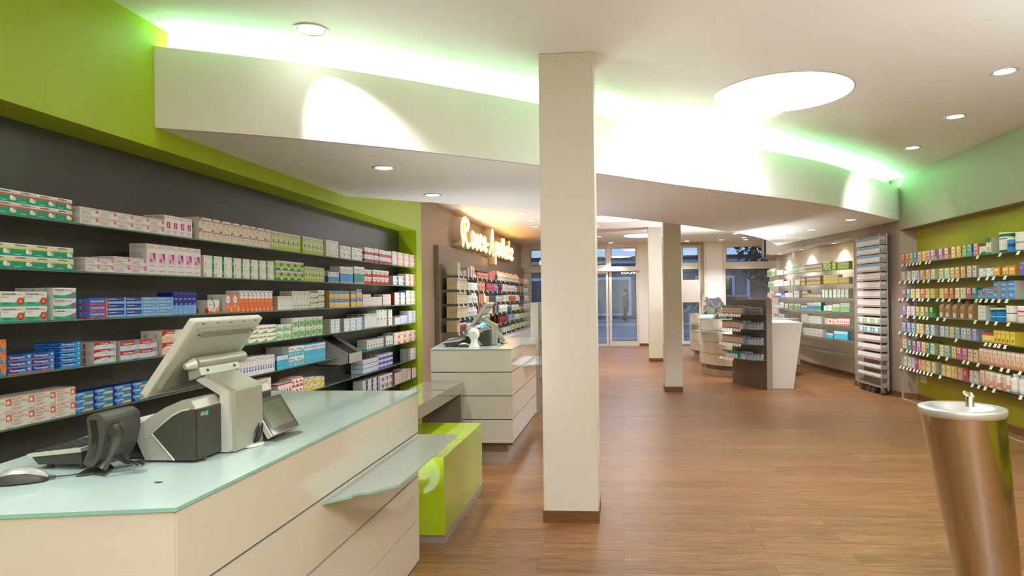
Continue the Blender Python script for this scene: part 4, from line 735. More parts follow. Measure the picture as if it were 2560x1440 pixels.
# (design, picture column of the left edge, of the right edge or list of edges, picture row of the top at the left edge, columns, layers, boxes deep at the left end, extra columns beyond the left edge)
LEFT = [
 [('aspr',42.7,181,476.5,3,2,1,2),('ceti',199.6,411.5,515,5,2,3,0),('ctall',411.5,481,536,4,1,2,0),('grip',[497.2,529.6,550,578.5,599,622.8,639.3,661.8,678],0,541.6,0,2,1,0),('pros',678.6,751.2,576.4,6,1,1,0),('pros',757.3,807.4,590.2,5,1,1,0),
  ('bol',815.6,846.3,598.8,2,2,1,0),('bol',850.6,876.9,613,2,1,1,0),('bol',880.3,905.6,618,2,1,1,0),('tebo',[911.9,922.8,935],0,617.5,0,2,2,0),('tebo',[936.3,946.3],0,621,0,2,1,0),('tebo',[948.5,960.6,970,978.8],0,624,0,2,1,0),('locer',981,1039.8,627.5,4,3,1,0)],
 [('aspy',28.1,183.8,607.3,3,2,1,1),('ceti',214.6,285.4,642,2,2,1,0),('ceti',286.5,367,640,2,2,2,0),('csaft',368,502.5,607.7,6,1,1,0),('gelo',510,688.2,637.5,8,2,1,0),('prosq',689.6,758.8,650.5,4,2,1,0),('pros',761.9,811.5,665.8,6,1,1,0),
  ('bluew',821,847.5,676.2,3,1,1,0),('bluet',851.3,882.8,665.6,6,1,1,0),('tealt',886,911.3,665.6,6,1,1,0),('crat',[911.5,919,930],0,673,0,2,1,0),('crat',931.9,972.3,674,4,2,1,0),('kyt',983.1,995,688.8,1,2,3,0),('kyt',996.9,1010.6,690,1,2,1,0),('locer',1015,1038,684.4,2,3,1,0)],
 [('dolo',1.7,118.3,728.3,2,2,1,1),('dolf',134.4,191.7,719,1,3,3,0),('sovg',223.3,270.2,746.7,1,3,3,0),('sovb',270.2,358.3,743,2,3,1,0),('sovl',358.3,433.8,742.5,2,3,1,0),('navyt',434.4,491.3,730.6,5,1,1,0),('mucs',519.7,548.7,749.7,1,1,4,0),
  ('mucm',565,599.6,736,2,1,2,0),('muct',600.3,682.1,726,8,1,1,0),('bron',695.4,730.0,740.5,5,1,1,0),('brot',730.5,775.6,727.5,5,1,1,0),('olyn',776.4,795.5,732,1,3,1,0),('olyn',796.2,811.5,725.2,1,3,1,0),('magn',824,874,726,4,2,3,0),('magn',877.8,890,726.9,1,2,1,0),
  ('magn',891.5,905.3,721.9,1,2,1,0),('wred',907.5,927.5,735.6,2,3,1,0),('wred',928,955,742.5,4,3,1,0),('wred',958,977.3,735.6,2,3,1,0),('redw',986.9,1000,731,1,3,2,0),('bluw',1001.9,1013.8,731,1,3,1,0),('bluw',1016,1038.8,726,2,3,1,0)],
 [('neu',-38,16.7,852,1,3,1,0),('thom',18.8,136.5,889.4,2,3,1,0),('thos',149,202,857,1,5,2,0),('cane',235.4,290.6,857,1,3,4,0),('cann',301,393.3,855,2,2,1,0),('cang',405.2,500,827.5,2,2,2,0),('lemo',645.7,690,814,2,2,1,2),('gloz',691.6,730.5,813,2,2,1,0),
  ('gtal',732.5,808,795.5,5,2,1,0),('cysp',827.5,850.6,798.8,2,4,3,0),('ibup',860.6,906.9,796.9,3,3,2,0),('sina',911.9,941.5,785,6,1,3,0),('sinf',941.9,966.9,775,3,2,1,0),('sinf',971.3,980.6,774,1,2,1,0),('ibsm',986.9,1001,794.4,3,3,1,0),('ibta',1001.5,1018,789.4,5,1,1,0),('tham',1019.4,1041,777.5,2,3,1,0)],
 [('ibul',29.5,188.4,992,3,2,1,1),('lami',233.8,370.7,975,3,3,2,1),('silv',606.8,662.3,897.5,8,1,1,2),('silv',662.7,686.8,889.8,4,1,1,0),('sils',693,719.7,889.8,4,1,1,0),('silo',722.6,760.3,867.8,2,2,3,0),('silt',760.5,813.9,862,6,1,1,0),
  ('neum',917.8,959,851,6,1,1,0),('neum',965,982.5,841,3,1,1,0),('iber',985.6,1041.9,833,4,2,2,0)],
 [('hund',640,678.6,951,1,2,1,0),('redl',695.8,729.3,962.5,5,1,1,0),('redl',729.7,758,947,3,2,1,0),('yell',760.9,791,949,2,2,1,0),('yell',791.5,811.6,945,1,2,1,0),('nsmb',908.3,945.6,902,4,3,2,0),('nsmc',946,982,888,4,3,2,0),('nsmd',1026,1042.3,872.5,1,3,2,0)],
 [('lowa',907.3,947.6,954.9,3,3,1,0),('lowb',949.5,981,941.5,3,2,1,0),('lowr',986.8,1003,933.8,2,4,1,0),('lows',1004,1015.5,925,2,4,1,0),('lows',1016.5,1027,924,2,4,1,0),('lowr',1029.9,1042.9,921,3,4,1,0)],
]
boxes = []   # every medicine carton: (picture size, mesh, location, rotation, label, group)
NUM = ['first','second','third','fourth','fifth','sixth','seventh','eighth','ninth','tenth']
SHN = ['top','second','third','fourth','fifth','sixth','lowest']
def layer_word(j, n):
    if n == 1: return ''
    if n == 2: return ('lower', 'upper')[j]+' layer, '
    return ('bottom layer, ', 'second layer, ', 'third layer, ', 'fourth layer, ', 'fifth layer, ')[j] if j < n-1 else 'topmost layer, '
XF = -2.538; DEPTH = 0.062
for si, groups in enumerate(LEFT):
    zs = ZSH[si]; seen = {}
    for g in groups:
        key, a, b, top, nc, nr, deep, pre = g
        if isinstance(a, list): ys = [y_on(p, XF, zs+0.03) for p in a]
        else:
            y0, y1 = y_on(a, XF, zs+0.03), y_on(b, XF, zs+0.03); st = (y1-y0)/nc
            ys = [y0+st*(i-pre) for i in range(nc+pre+1)]
            a0 = y0
        zt = z_on(top, XF, y_on(a[0] if isinstance(a, list) else a, XF, zs+0.1))
        h = max(0.012, min(0.19, (zt-zs)/nr)); des = DES[key]; base, items, side = des[:3]; sit = des[3] if len(des) > 3 else ()
        if h*nr > 0.19: h = 0.19/nr
        seen[key] = seen.get(key, 0)+1; blk = '' if seen[key] == 1 else ' again'
        n = len(ys)-1; dd = DEPTH if deep > 1 else 0.10
        for i in range(n):
            w = ys[i+1]-ys[i]; yc = (ys[i]+ys[i+1])/2
            me = carton_mesh(key, w, h, dd, base, items, side, sit, 'medicine_box')
            for j in range(nr):
                for k in range(deep if (i == 0) else 1):
                    if dd*(k+1) > 0.19: break
                    jit = 0.0015*math.sin(i*7+j*3+si)
                    px = abs(w)*h*1e4/yc/yc*(0.3 if k else 1)
                    dk = '' if k == 0 else (', hidden one deeper' if k == 1 else ', hidden two deeper' if k == 2 else ', hidden three deeper')
                    lb = '%s, %s%s%s, %s niche shelf%s' % (DESC[key], layer_word(j, nr), NUM[i], '' if seen[key] == 1 else ' of block '+NUM[seen[key]-1], SHN[si], dk)
                    boxes.append((px, me, (XF-abs(jit)-k*dd-0.0005*k, yc, zs+0.0002+h*j), R(90), lb, DESC[key]+'es' if 0 else 'medicine boxes on the %s niche shelf' % SHN[si]))
print('left boxes', len(boxes))
# ------------------------------------------------------------------ tills
SIL = mat('#a9a899', 0.38, 0.35, name='silver_plastic'); SILL = mat('#c2c1b3', 0.35, 0.15, name='light_silver_plastic'); BLK = mat('#3b392f', 0.45, name='charcoal_plastic')
BLG = mat('#26261f', 0.08, coat=1.0, name='black_gloss'); SCR = mat('#4c5038', 0.12, coat=0.6, name='switched_off_screen'); HOLE = mat('#2a2a26', 0.6); CAB = mat('#1f1f1d', 0.35)
WHP = mat('#e8e6da', 0.28, coat=0.3, name='white_plastic')
def slab(mb, c, ux, uy, uz, sx, sy, sz, m):
    """oriented box: centre c, unit axes, half sizes"""
    vs = [tuple(c+ux*(a*sx)+uy*(b*sy)+uz*(d*sz)) for d in (-1,1) for b in (-1,1) for a in (-1,1)]
    mb.add(vs, [(0,2,3,1),(4,5,7,6),(0,1,5,4),(2,6,7,3),(0,4,6,2),(1,3,7,5)], m)
def make_till(label):
    """local frame: x towards the customer, y along the counter, origin on the glass (world -1.2,1.85,0.97 for the first one)"""
    e = empty('till', (0,0,0), label, 'cash register', 'tills on the counters')
    O = Vector((-1.2, 1.85, 0.97)); T = Matrix.Translation(-O)
    y0, y1 = 1.665, 2.045; z = 0.97
    out = [(-1.272,z+.006),(-1.128,z+.006),(-1.128,1.113),(-1.142,1.137),(-1.167,1.136),(-1.213,1.117),(-1.261,1.089),(-1.296,1.064),(-1.303,1.045)]
    dark = [(-1.187,z+.007),(-1.1275,z+.007),(-1.1275,1.112),(-1.143,1.112),(-1.165,1.108),(-1.190,1.096),(-1.214,1.078),(-1.235,1.062),(-1.249,1.048)]
    b = MB(T); b.prism_ax(out, 'y', y0+.002, y1, SIL); b.build('housing', e, bevel=0.004)
    b = MB(T); b.prism_ax(dark, 'y', y0-.002, y0+.004, BLK); b.build('side_cover', e, bevel=0.002)
    lip = [(-1.187,0.977),(-1.25,1.048),(-1.214,1.079),(-1.19,1.097),(-1.165,1.109),(-1.143,1.113)]
    b = MB(T); b.tube([(x, y0-.001, zz) for x, zz in lip], 0.0028, SILL, 6); b.build('edge_trim', e)
    b = MB(T); b.box(-1.1285, y0+.004, z+.007, -1.1245, 1.775, 1.112, BLK); b.build('back_cover', e, bevel=0.002); b = MB(T); b.box(-1.1285, 1.93, z+.06, -1.1245, y1-.004, 1.112, BLK); b.build('port_cover', e, bevel=.002); b = MB(T)
    b.box(-1.14, 1.69, z, -1.122, 1.70, z+.012, BLK); b.build('foot', e)
    b = MB(T); vs, fs, tw = text_geo('ADG', 2)
    b.add([(-1.1242, 1.681+v[0]/tw*.022, 1.092+v[1]*.014) for v in vs], fs, mat('#c9ccb4', 0.4)); b.box(-1.1245, 1.704, 1.090, -1.1240, 1.714, 1.102, mat('#28b8a0', 0.4)); b.build('badge', e)
    # arm: broad bent strap behind the housing
    arm = [(-1.128,z+.002),(-1.088,z+.002),(-1.090,1.148),(-1.178,1.192),(-1.198,1.176),(-1.128,1.136)]
    b = MB(T); b.prism_ax(arm, 'y', 1.785, 1.925, SIL); b.build('stand_arm', e, bevel=0.005)
    b = MB(T); b.prism_ax([(-1.128,z+.004),(-1.100,z+.004),(-1.102,1.142),(-1.182,1.184),(-1.198,1.176),(-1.128,1.134)], 'y', 1.772, 1.785, SILL); b.build('arm_edge', e, bevel=0.003)
    b = MB(T); b.prism_ax([(-1.213,1.176),(-1.176,1.190),(-1.184,1.212),(-1.216,1.204)], 'y', 1.765, 1.955, SIL)
    for yy in (1.80, 1.93): b.cyl((-1.182, yy, 1.201), (-1.1785, yy, 1.2025), 0.004, HOLE, 10)
    b.build('hinge_bracket', e, bevel=0.001)
    # monitor
    tc, bc = Vector((-1.141, 0, 1.343)), Vector((-1.287, 0, 1.137)); up = (tc-bc).normalized(); L = (tc-bc).length
    nrm = Vector((up.z, 0, -up.x))     # towards the customer
    uy = Vector((0,1,0)); cc = (tc+bc)/2 + Vector((0, 1.86, 0)); th = 0.011
    b = MB(T); slab(b, cc-nrm*th, uy, up, nrm, 0.170, L/2, th, SILL); b.build('monitor_case', e, bevel=0.005)
    b = MB(T); slab(b, cc+nrm*0.003, uy, up, nrm, 0.140, L/2*0.80, 0.004, SIL)
    for i in range(54):
        p = cc+nrm*0.0072+uy*(-0.12+i*0.24/53)+up*(L*0.335); slab(b, p, uy, up, nrm, 0.0012, 0.010, 0.0004, mat('#8c8b7c', 0.5))
    for i in range(46):
        p = cc+nrm*0.0072+uy*(-0.12+i*0.24/53)-up*(L*0.355); slab(b, p, uy, up, nrm, 0.0010, 0.006, 0.0004, mat('#8c8b7c', 0.5))
    for sx in (-1, 1):
        p = cc+nrm*0.0075+uy*(sx*0.131)+up*(L*0.34); b.cyl(tuple(p), tuple(p+nrm*0.001), 0.0035, HOLE, 10)
    for i in range(5):
        p = cc+nrm*0.0004+uy*(-0.13+i*0.065)+up*(L*0.47); slab(b, p, uy, up, nrm, 0.005, 0.0012, 0.0004, HOLE)
    b.build('rear_panel', e)
    b = MB(T); slab(b, cc-nrm*(2*th+0.0003), uy, up, nrm, 0.150, L/2*0.88, 0.0006, SCR); b.build('screen', e)
    h0 = Vector((-1.197, 1.865, 1.223))
    b = MB(T); b.tube([h0-uy*0.10, h0+uy*0.135], 0.0175, SIL, 20); b.tube([h0-uy*0.125+Vector((-.012,0,-.006)), h0-uy*0.10], [0.009, 0.0178], SILL, 20); b.build('hinge', e)
    b = MB(T)
    b.prism_ax([(-1.222,1.205), (-1.192,1.205), (-1.196,1.23), (-1.215,1.24)], 'y', 1.82, 1.93, SIL); b.build('neck', e)
    # customer display
    a1, a0 = Vector((-1.122, 0, 1.092)), Vector((-1.056, 0, 0.987)); u2 = (a1-a0).normalized(); n2 = Vector((-u2.z, 0, u2.x)); n2 = -n2 if n2.x < 0 else n2
    c2_ = (a1+a0)/2+Vector((0, 2.005, 0)); L2 = (a1-a0).length
    b = MB(T); slab(b, c2_-n2*0.010, uy, u2, n2, 0.084, L2/2, 0.010, SILL); b.build('customer_display_case', e, bevel=0.003)
    b = MB(T); slab(b, c2_+n2*0.001, uy, u2, n2, 0.081, L2/2-.002, 0.0015, BLG); slab(b, c2_+n2*0.0028+u2*0.004, uy, u2, n2, 0.066, L2/2-.018, 0.0004, SCR); b.build('customer_display_screen', e)
    b = MB(T); b.prism_ax([(-1.125,z+.004),(-1.075,z+.004),(-1.072,z+.02),(-1.10,1.06),(-1.125,1.07)], 'y', 1.975, 2.03, mat('#6a695c', 0.4)); b.build('display_bracket', e)
    b = MB(T); b.prism([(-1.075,1.935),(-1.045,1.925),(-1.030,2.06),(-1.05,2.07),(-1.095,2.02)], z+.0006, z+.004, mat('#8c8976', 0.3, 0.6)); b.build('foot_plate', e)
    b = MB(T); b.lathe([(0.0001,0.0006),(0.030,0.0006),(0.032,0.004),(0.020,0.007),(0.0001,0.008)], (-1.088,1.875,z), WHP, 28, sx=.75, sy=1.25); b.build('cable_grommet', e)
    b = MB(T)
    for i in range(5):
        o_ = Vector((0.004*math.sin(i*2.1), 0.007*i-.01, 0)); b.tube([Vector((-1.088,1.878,z+.006))+o_*.6, Vector((-1.083,1.885,z+.03))+o_, Vector((-1.092,1.905,z+.058))+o_, Vector((-1.10,1.935,z+.052))+o_*.5, Vector((-1.105,1.98,z+.035))+o_*.3], 0.0026, CAB, 6)
    b.build('cables', e)
    # paper slot with louvres and keyboard wing on the seller side
    b = MB(T); b.prism_ax([(-1.36,z+.006),(-1.27,z+.006),(-1.30,1.05),(-1.345,1.055)], 'y', 1.70, 2.0, BLK)
    for i in range(7): b.box(-1.352+.002*i, 1.697, z+.018+i*.0095, -1.31+.001*i, 1.70, z+.021+i*.0095, mat('#15150f', 0.5))
    b.build('printer', e)
    b = MB(T); b.prism_ax([(-1.345,1.052),(-1.30,1.052),(-1.31,1.075),(-1.34,1.078)], 'y', 1.71, 1.99, WHP); b.build('printer_cover', e, bevel=0.002)
    return e
def make_keyboard(label):
    e = empty('keyboard', (0,0,0), label, 'keyboard', 'keyboards beside the tills')
    O = Vector((-1.2, 1.85, 0.97)); T = Matrix.Translation(-O)
    # thin silver wedge on a dark tray: runs away from the till towards the wall
    a = [(-1.50,1.545),(-1.365,1.475),(-1.31,1.60),(-1.37,2.02),(-1.56,2.02)]
    def rect(z0, z1, m, ins=0):
        q = inset([(-1.52,1.56),(-1.372,1.56),(-1.372,1.98),(-1.52,1.98)], ins); mb = MB(T); return q, mb
    b = MB(T); b.add([(-1.525,1.575,1.012),(-1.375,1.575,1.030),(-1.375,1.99,1.030),(-1.525,1.99,1.012),(-1.525,1.575,1.003),(-1.375,1.575,1.018),(-1.375,1.99,1.018),(-1.525,1.99,1.003)],
          [(0,1,2,3),(7,6,5,4),(0,4,5,1),(1,5,6,2),(2,6,7,3),(3,7,4,0)], SILL); b.build('case', e, bevel=0.002)
    b = MB(T); b.add([(-1.515,1.582,1.003),(-1.38,1.582,1.017),(-1.38,1.985,1.017),(-1.515,1.985,1.003),(-1.505,1.59,0.982),(-1.385,1.59,0.985),(-1.385,1.98,0.985),(-1.505,1.98,0.982)],
          [(0,1,2,3),(7,6,5,4),(0,4,5,1),(1,5,6,2),(2,6,7,3),(3,7,4,0)], BLK)
    for x in (-1.49, -1.40):
        for y in (1.61, 1.95): b.cyl((x,y,0.9705),(x,y,0.985),0.008,BLK,12)
    b.build('underside', e)
    b = MB(T)
    for i in range(5):
        for j in range(16):
            x = -1.513+i*.027; y = 1.588+j*.0245; zz = 1.0135+(x+1.525)/.15*.018; b.box(x, y, zz, x+.021, y+.019, zz+.004, BLK)
    b.build('keys', e)
    return e
def make_mouse(label, cable=True):
    e = empty('mouse', (0,0,0), label, 'computer mouse', 'mice on the counters')
    b = MB(); n = 14; prof = []
    for (x, w_, h_) in ((-.052,.004,.006),(-.048,.018,.016),(-.035,.027,.028),(-.012,.031,.035),(.015,.030,.032),(.038,.026,.022),(.050,.018,.012),(.054,.004,.006)):
        prof.append([(x, w_*math.cos(a*math.pi/(n-1)), 0.003+h_*math.sin(a*math.pi/(n-1))) for a in range(n)])
    V = [p for r_ in prof for p in r_]; F = [(k*n+i, k*n+i+1, (k+1)*n+i+1, (k+1)*n+i) for k in range(len(prof)-1) for i in range(n-1)]
    half = [f for f in F]; b.add(V, [f for f in half if (f[0] % n) not in (3,4,5,6,7,8,9)], BLK, True)
    b.build('body', e); b = MB(); b.add([(x,y,z+.0004) for x,y,z in V], [f for f in half if (f[0] % n) in (3,4,5,6,7,8,9)], mat('#d4d4d0', 0.3, 0.5), True); b.build('top_shell', e)
    b = MB(); b.prism([(-.05,-.02),(.05,-.018),(.05,.018),(-.05,.02)], 0.0005, 0.004, BLK); b.build('base', e)
    if cable:
        b = MB(); b.tube([(.052,0,.008),(.066,0,.006)], .004, BLK, 8); b.tube([(.066,0,.006),(.09,.01,.004),(.14,.035,.003),(.20,.06,.003),(.215,.065,.003)], .0016, CAB, 6); b.build('cable', e)
    return e
def place(e, x, y, z, rz=0): e.location = (x, y, z); e.rotation_euler = (0, 0, rz); return e
def dup(e, x, y, z, rz, label, group=None):
    c = e.copy(); COL.objects.link(c); c['label'] = label
    if group: c['group'] = group
    for ch in e.children:
        d_ = ch.copy(); COL.objects.link(d_); d_.parent = c
    return place(c, x, y, z, rz)
ZT = 0.9697
till = place(make_till('big silver till with a tilted monitor on the front counter'), -1.2, 1.85, ZT)
dup(till, -1.235, 5.93, ZT, 0, 'silver till on the second counter, seen small behind the white scanner')
dup(till, 1.79, 12.15, ZT, R(180), 'silver till on the front curved counter beside the pedestal display')
dup(till, 1.95, 15.0, ZT, R(180), 'smallest till, on the curved counter farther back')
kb = place(make_keyboard('grey till keyboard on dark feet behind the black scanner'), -1.2, 1.85, ZT)
dup(kb, -1.235, 5.93, ZT, 0, 'grey till keyboard on the second counter')
dup(kb, 1.79, 12.15, ZT, R(180), 'grey till keyboard reaching behind the pedestal display')
mo = place(make_mouse('silver and black mouse at the edge of the front counter'), -1.437, 1.472, ZT, R(28))
dup(mo, -1.36, 5.65, ZT, R(10), 'small black mouse behind the white scanner')
# black hand scanner on a stand
e = empty('barcode_scanner', (-1.30, 1.60, ZT), 'black barcode scanner leaning in a stand behind the mouse', 'scanner')
e_T = Matrix.Translation((1.30, -1.60, -ZT))
def px_on(y, px, py): p = hit(1, y, px, py); return (p.x, p.z)
b = MB(e_T)
oc = [px_on(1.545, *q) for q in ((216,1045),(228,1035),(244,1034),(262,1047),(264,1085),(256,1125),(246,1150),(232,1168),(215,1166),(207,1158),(218,1130),(222,1095),(218,1062))]
b.prism_ax(oc[::-1], 'y', 1.545, 1.665, mat('#46453f', 0.4, name='scanner_grey')); b.build('scanner_head', e, bevel=0.006)
ic = [px_on(1.544, *q) for q in ((224,1052),(240,1050),(246,1085),(243,1115),(235,1145),(222,1150),(228,1115),(230,1085))]
b = MB(e_T); b.prism_ax(ic[::-1], 'y', 1.5435, 1.5455, mat('#2c2a16', 0.15, coat=.8)); b.build('scan_window', e)
b = MB(e_T)
p1 = hit(1, 1.54, 292, 1075); p2 = hit(1, 1.53, 270, 1150); p3 = hit(1, 1.52, 255, 1172)
b.tube([p1+Vector((0,-.004,.018)), p1, p1*.5+p2*.5+Vector((.004,0,0)), p2, p3], [0.012,0.019,0.012,0.008,0.011], mat('#38362c', 0.25, coat=.4, name='handle_black'), 16)
b.cyl(tuple(p1+Vector((.002,-.021,0))), tuple(p1+Vector((.002,-.016,0))), 0.011, HOLE, 20); b.build('handle', e)
b = MB(e_T); c0 = hit(2, 0.972, 262, 1180)
pts = []
for (px, py) in ((190,1192),(215,1178),(245,1168),(270,1160),(285,1172),(262,1190),(235,1186),(210,1190)): 
    p = hit(2, 0.9705, px, py); pts.append((p.x, p.y))
b.prism(pts if sum((pts[i-1][0]*pts[i][1]-pts[i][0]*pts[i-1][1]) for i in range(len(pts))) > 0 else pts[::-1], 0.9702, 0.976, mat('#35332a', 0.25, coat=.4)); b.build('stand_foot', e)
b = MB(e_T); cl = [hit(1, 1.56, px, py) for px, py in ((285,1135),(300,1148),(318,1158),(335,1155),(345,1162))]
b.tube(cl, 0.004, CAB, 8); b.tube([p+Vector((0,.02,-.004)) for p in cl], 0.004, CAB, 8); b.build('cable', e)
MB(Matrix.Translation((1.1,-1.484,-ZT))).box(-1.108,1.480,ZT+.0002,-1.092,1.489,ZT+.0014, mat('#6a6a5c', .4, .5)).build('desk_screw', origin=None).location = (-1.1,1.484,ZT)
tag(bpy.data.objects['desk_screw'], 'tiny metal fitting lying on the mint glass counter top', 'fitting')
# white presentation scanner on the second counter
sx, sy = -1.262, 5.60
e = empty('barcode_scanner', (sx, sy, ZT), 'white rounded barcode scanner on the second counter', 'scanner')
b = MB(); b.lathe([(0.050,0),(0.048,0.01),(0.034,0.035),(0.030,0.06),(0.036,0.09)], (0,0,0.0005), WHP, 24, sx=.95, sy=.8); b.build('stand', e)
b = MB(); b.lathe([(0.0001,-.052),(0.03,-.044),(0.046,-.02),(0.050,0.005),(0.042,0.032),(0.022,0.048),(0.0001,0.052)], (-.002,0.004,0.115), WHP, 24); b.build('scanner_head', e)
b = MB(); b.tube([(0.008,-.050,0.108),(0.008,-.040,0.108)], 0.030, mat('#d9d8c8', .35), 24); b.build('lens_ring', e)

# dispensing chute in the dark niche, small carton below it
CH = mat('#b4b3ae', 0.35, 0.1, name='chute_grey'); CHB = mat('#0c0c0b', 0.7)
e = empty('dispensing_chute', (-2.6, 5.75, 0.9), 'grey open metal chute jutting from the dark niche', 'chute')
b = MB(Matrix.Translation((2.6,-5.75,-0.9)))
ya, yb = 5.75, 6.06; xw, xf = -2.735, -2.44
side = [(xw,1.075),(xw,0.80),(xf-.10,0.80),(xf,0.825),(xf,0.905)]
b.prism_ax(side, 'y', ya, ya+.006, CH); b.prism_ax(side, 'y', yb-.006, yb, CH)
b.box(xf-.006, ya, 0.82, xf, yb, 0.905, CH); b.box(xw, ya, 0.80, xf-.09, yb, 0.806, CH); b.build('trough', e)
b = MB(Matrix.Translation((2.6,-5.75,-0.9))); b.quad((xw+.002,ya+.007,1.05),(xf-.008,ya+.007,0.875),(xf-.008,yb-.007,0.875),(xw+.002,yb-.007,1.05), CHB); b.box(xw, ya-.03, 1.07, xw+.03, yb, 1.088, CH); b.build('slide', e)
o = carton_mesh('smallblue', 0.21, 0.085, 0.12, '#c8d4d8', [('l',.1,.1,.4,.4,2,'#7c8890')], '#d8dce0', name='medicine_box')
ob = bpy.data.objects.new('medicine_box', o); COL.objects.link(ob); ob.location = (-2.53, 3.46, 0.6552); ob.rotation_euler = (0,0,R(90)); tag(ob, 'white and blue box lying alone on the sixth niche shelf behind the till', 'medicine box')
b = MB(); b.box(-2.65,3.36,0.7405,-2.535,3.55,0.742, mat('#3c78c8', .3)); b.build('leaflet', label='blue leaflet lying on the lone box behind the till', cat='leaflet')
# ------------------------------------------------------------------ green niche on the right: shelves, tea and food packs, price tags
TAGM = mat('#f2f0ea', 0.4, name='tag_white'); TAGL = mat('#a8a49c', 0.5)
_tag = None
def price_tag(x, y, z, rz, label, group, sc=1.0):
    global _tag
    if _tag is None:
        b = MB(); w_, h_ = 0.022, 0.036
        b.add([(-w_,-.002,0),(w_,-.002,0),(w_,-.018,-h_),(-w_,-.018,-h_),(-w_,0,0),(w_,0,0),(w_,-.016,-h_),(-w_,-.016,-h_)], [(0,3,2,1),(4,5,6,7),(0,4,7,3),(1,2,6,5),(3,7,6,2),(0,1,5,4)], TAGM)
        b.add([(-.015,-.0082,-.012),(.012,-.0082,-.012),(.012,-.0094,-.015),(-.015,-.0094,-.015),(-.015,-.0122,-.021),(.015,-.0122,-.021),(.015,-.0132,-.0235),(-.015,-.0132,-.0235)], [(3,2,1,0),(7,6,5,4)], TAGL)
        _tag = b.mesh('price_tag')
    o = bpy.data.objects.new('price_tag', _tag); COL.objects.link(o); o.location = (x, y, z); o.rotation_euler = (0, 0, rz); o.scale = (sc,)*3
    return tag(o, label, 'price tag', group)
XR = 3.70
RS = ['top','second','third','fourth','fifth','sixth','lowest']
for i, z in enumerate(ZSH):
    for (a, b_, nm) in ((6.95, 8.92, 'stretch with the tea cartons'), (2.0, 6.945, 'stretch with cans and bottles')):
        shelf_box(3.69, a, 3.855, b_, z, '%s glass shelf of the olive niche, %s' % (RS[i], nm), group='glass shelves of the olive niche', edge='x0')
struct(MB().box(3.70, 2.0, 0.404, 3.715, 8.9, 0.412, mat('#2c2a20', .5)), 'trim_7', label='thin dark rail under the lowest shelf of the olive niche')
TEA = lambda c, art, c2='#f4f2ea': (c, [('r',.14,.50,.68,.93,c2),('c',.42,.70,.13,art),('p',[(.3,.58),(.5,.55),(.6,.66),(.45,.9)],art),('l',.14,.36,.7,.45,1,'#6c5c50'),('l',.3,.05,.8,.09,1,'#7c6c5c')], None, [('r',.08,.06,.32,.3,'#e8e4d8'),('r',.12,.08,.28,.26,'#8a8478')])
def shade(h, k): 
    c = [int(h[i:i+2],16) for i in (1,3,5)]; return '#%02x%02x%02x' % tuple(max(0,min(255,int(v*k))) for v in c)
COLN = {'#e88a5c':'orange','#e8806c':'coral','#8cc05c':'green','#5c98e0':'blue','#eeb05c':'amber','#ecc050':'golden','#d88890':'rose','#c088a4':'mauve','#a4cc68':'light green','#5ca4e4':'sky blue','#e8908c':'salmon','#f0cfc8':'pale pink','#dfe6d8':'pale green','#e8ecec':'white','#c8bce0':'lilac','#e8a888':'peach','#cdd49c':'pale olive','#dce0dc':'light grey',
 '#d05c94':'magenta','#4cb0b4':'teal','#f0d070':'yellow','#f4e0b0':'cream','#e88440':'deep orange','#f4dc68':'lemon','#ecc860':'mustard','#f0dca8':'sand','#d06c98':'pink','#38a08c':'sea green','#a88cd0':'violet','#f0ccd8':'light pink','#a4cc4c':'lime','#f0bc80':'apricot','#6cb45c':'mid green','#4c9c44':'dark green','#a8b4e0':'periwinkle','#b4b8e4':'lavender',
 '#8cc8d0':'aqua','#e8dc80':'pale yellow','#f0c898':'light apricot','#a4d4d4':'mint','#d0d4dc':'silver grey','#d4d4d8':'grey white','#3ca8a8':'turquoise','#e0648c':'raspberry','#c4a0d0':'orchid','#5c9c84':'jade','#9cc8a8':'pale jade','#d8789c':'dusty pink','#eccca0':'beige','#e4e0dc':'off white','#c8d0e8':'ice blue','#d05050':'red','#e8a0a0':'light red','#f0c070':'warm yellow','#ecdc90':'straw','#d4dca8':'sage','#cc4c4c':'brick red','#e4d8cc':'greige'}
ARTS = ['#b8602c','#c8a030','#7ca044','#a8783c','#d08c3c','#6c9450']
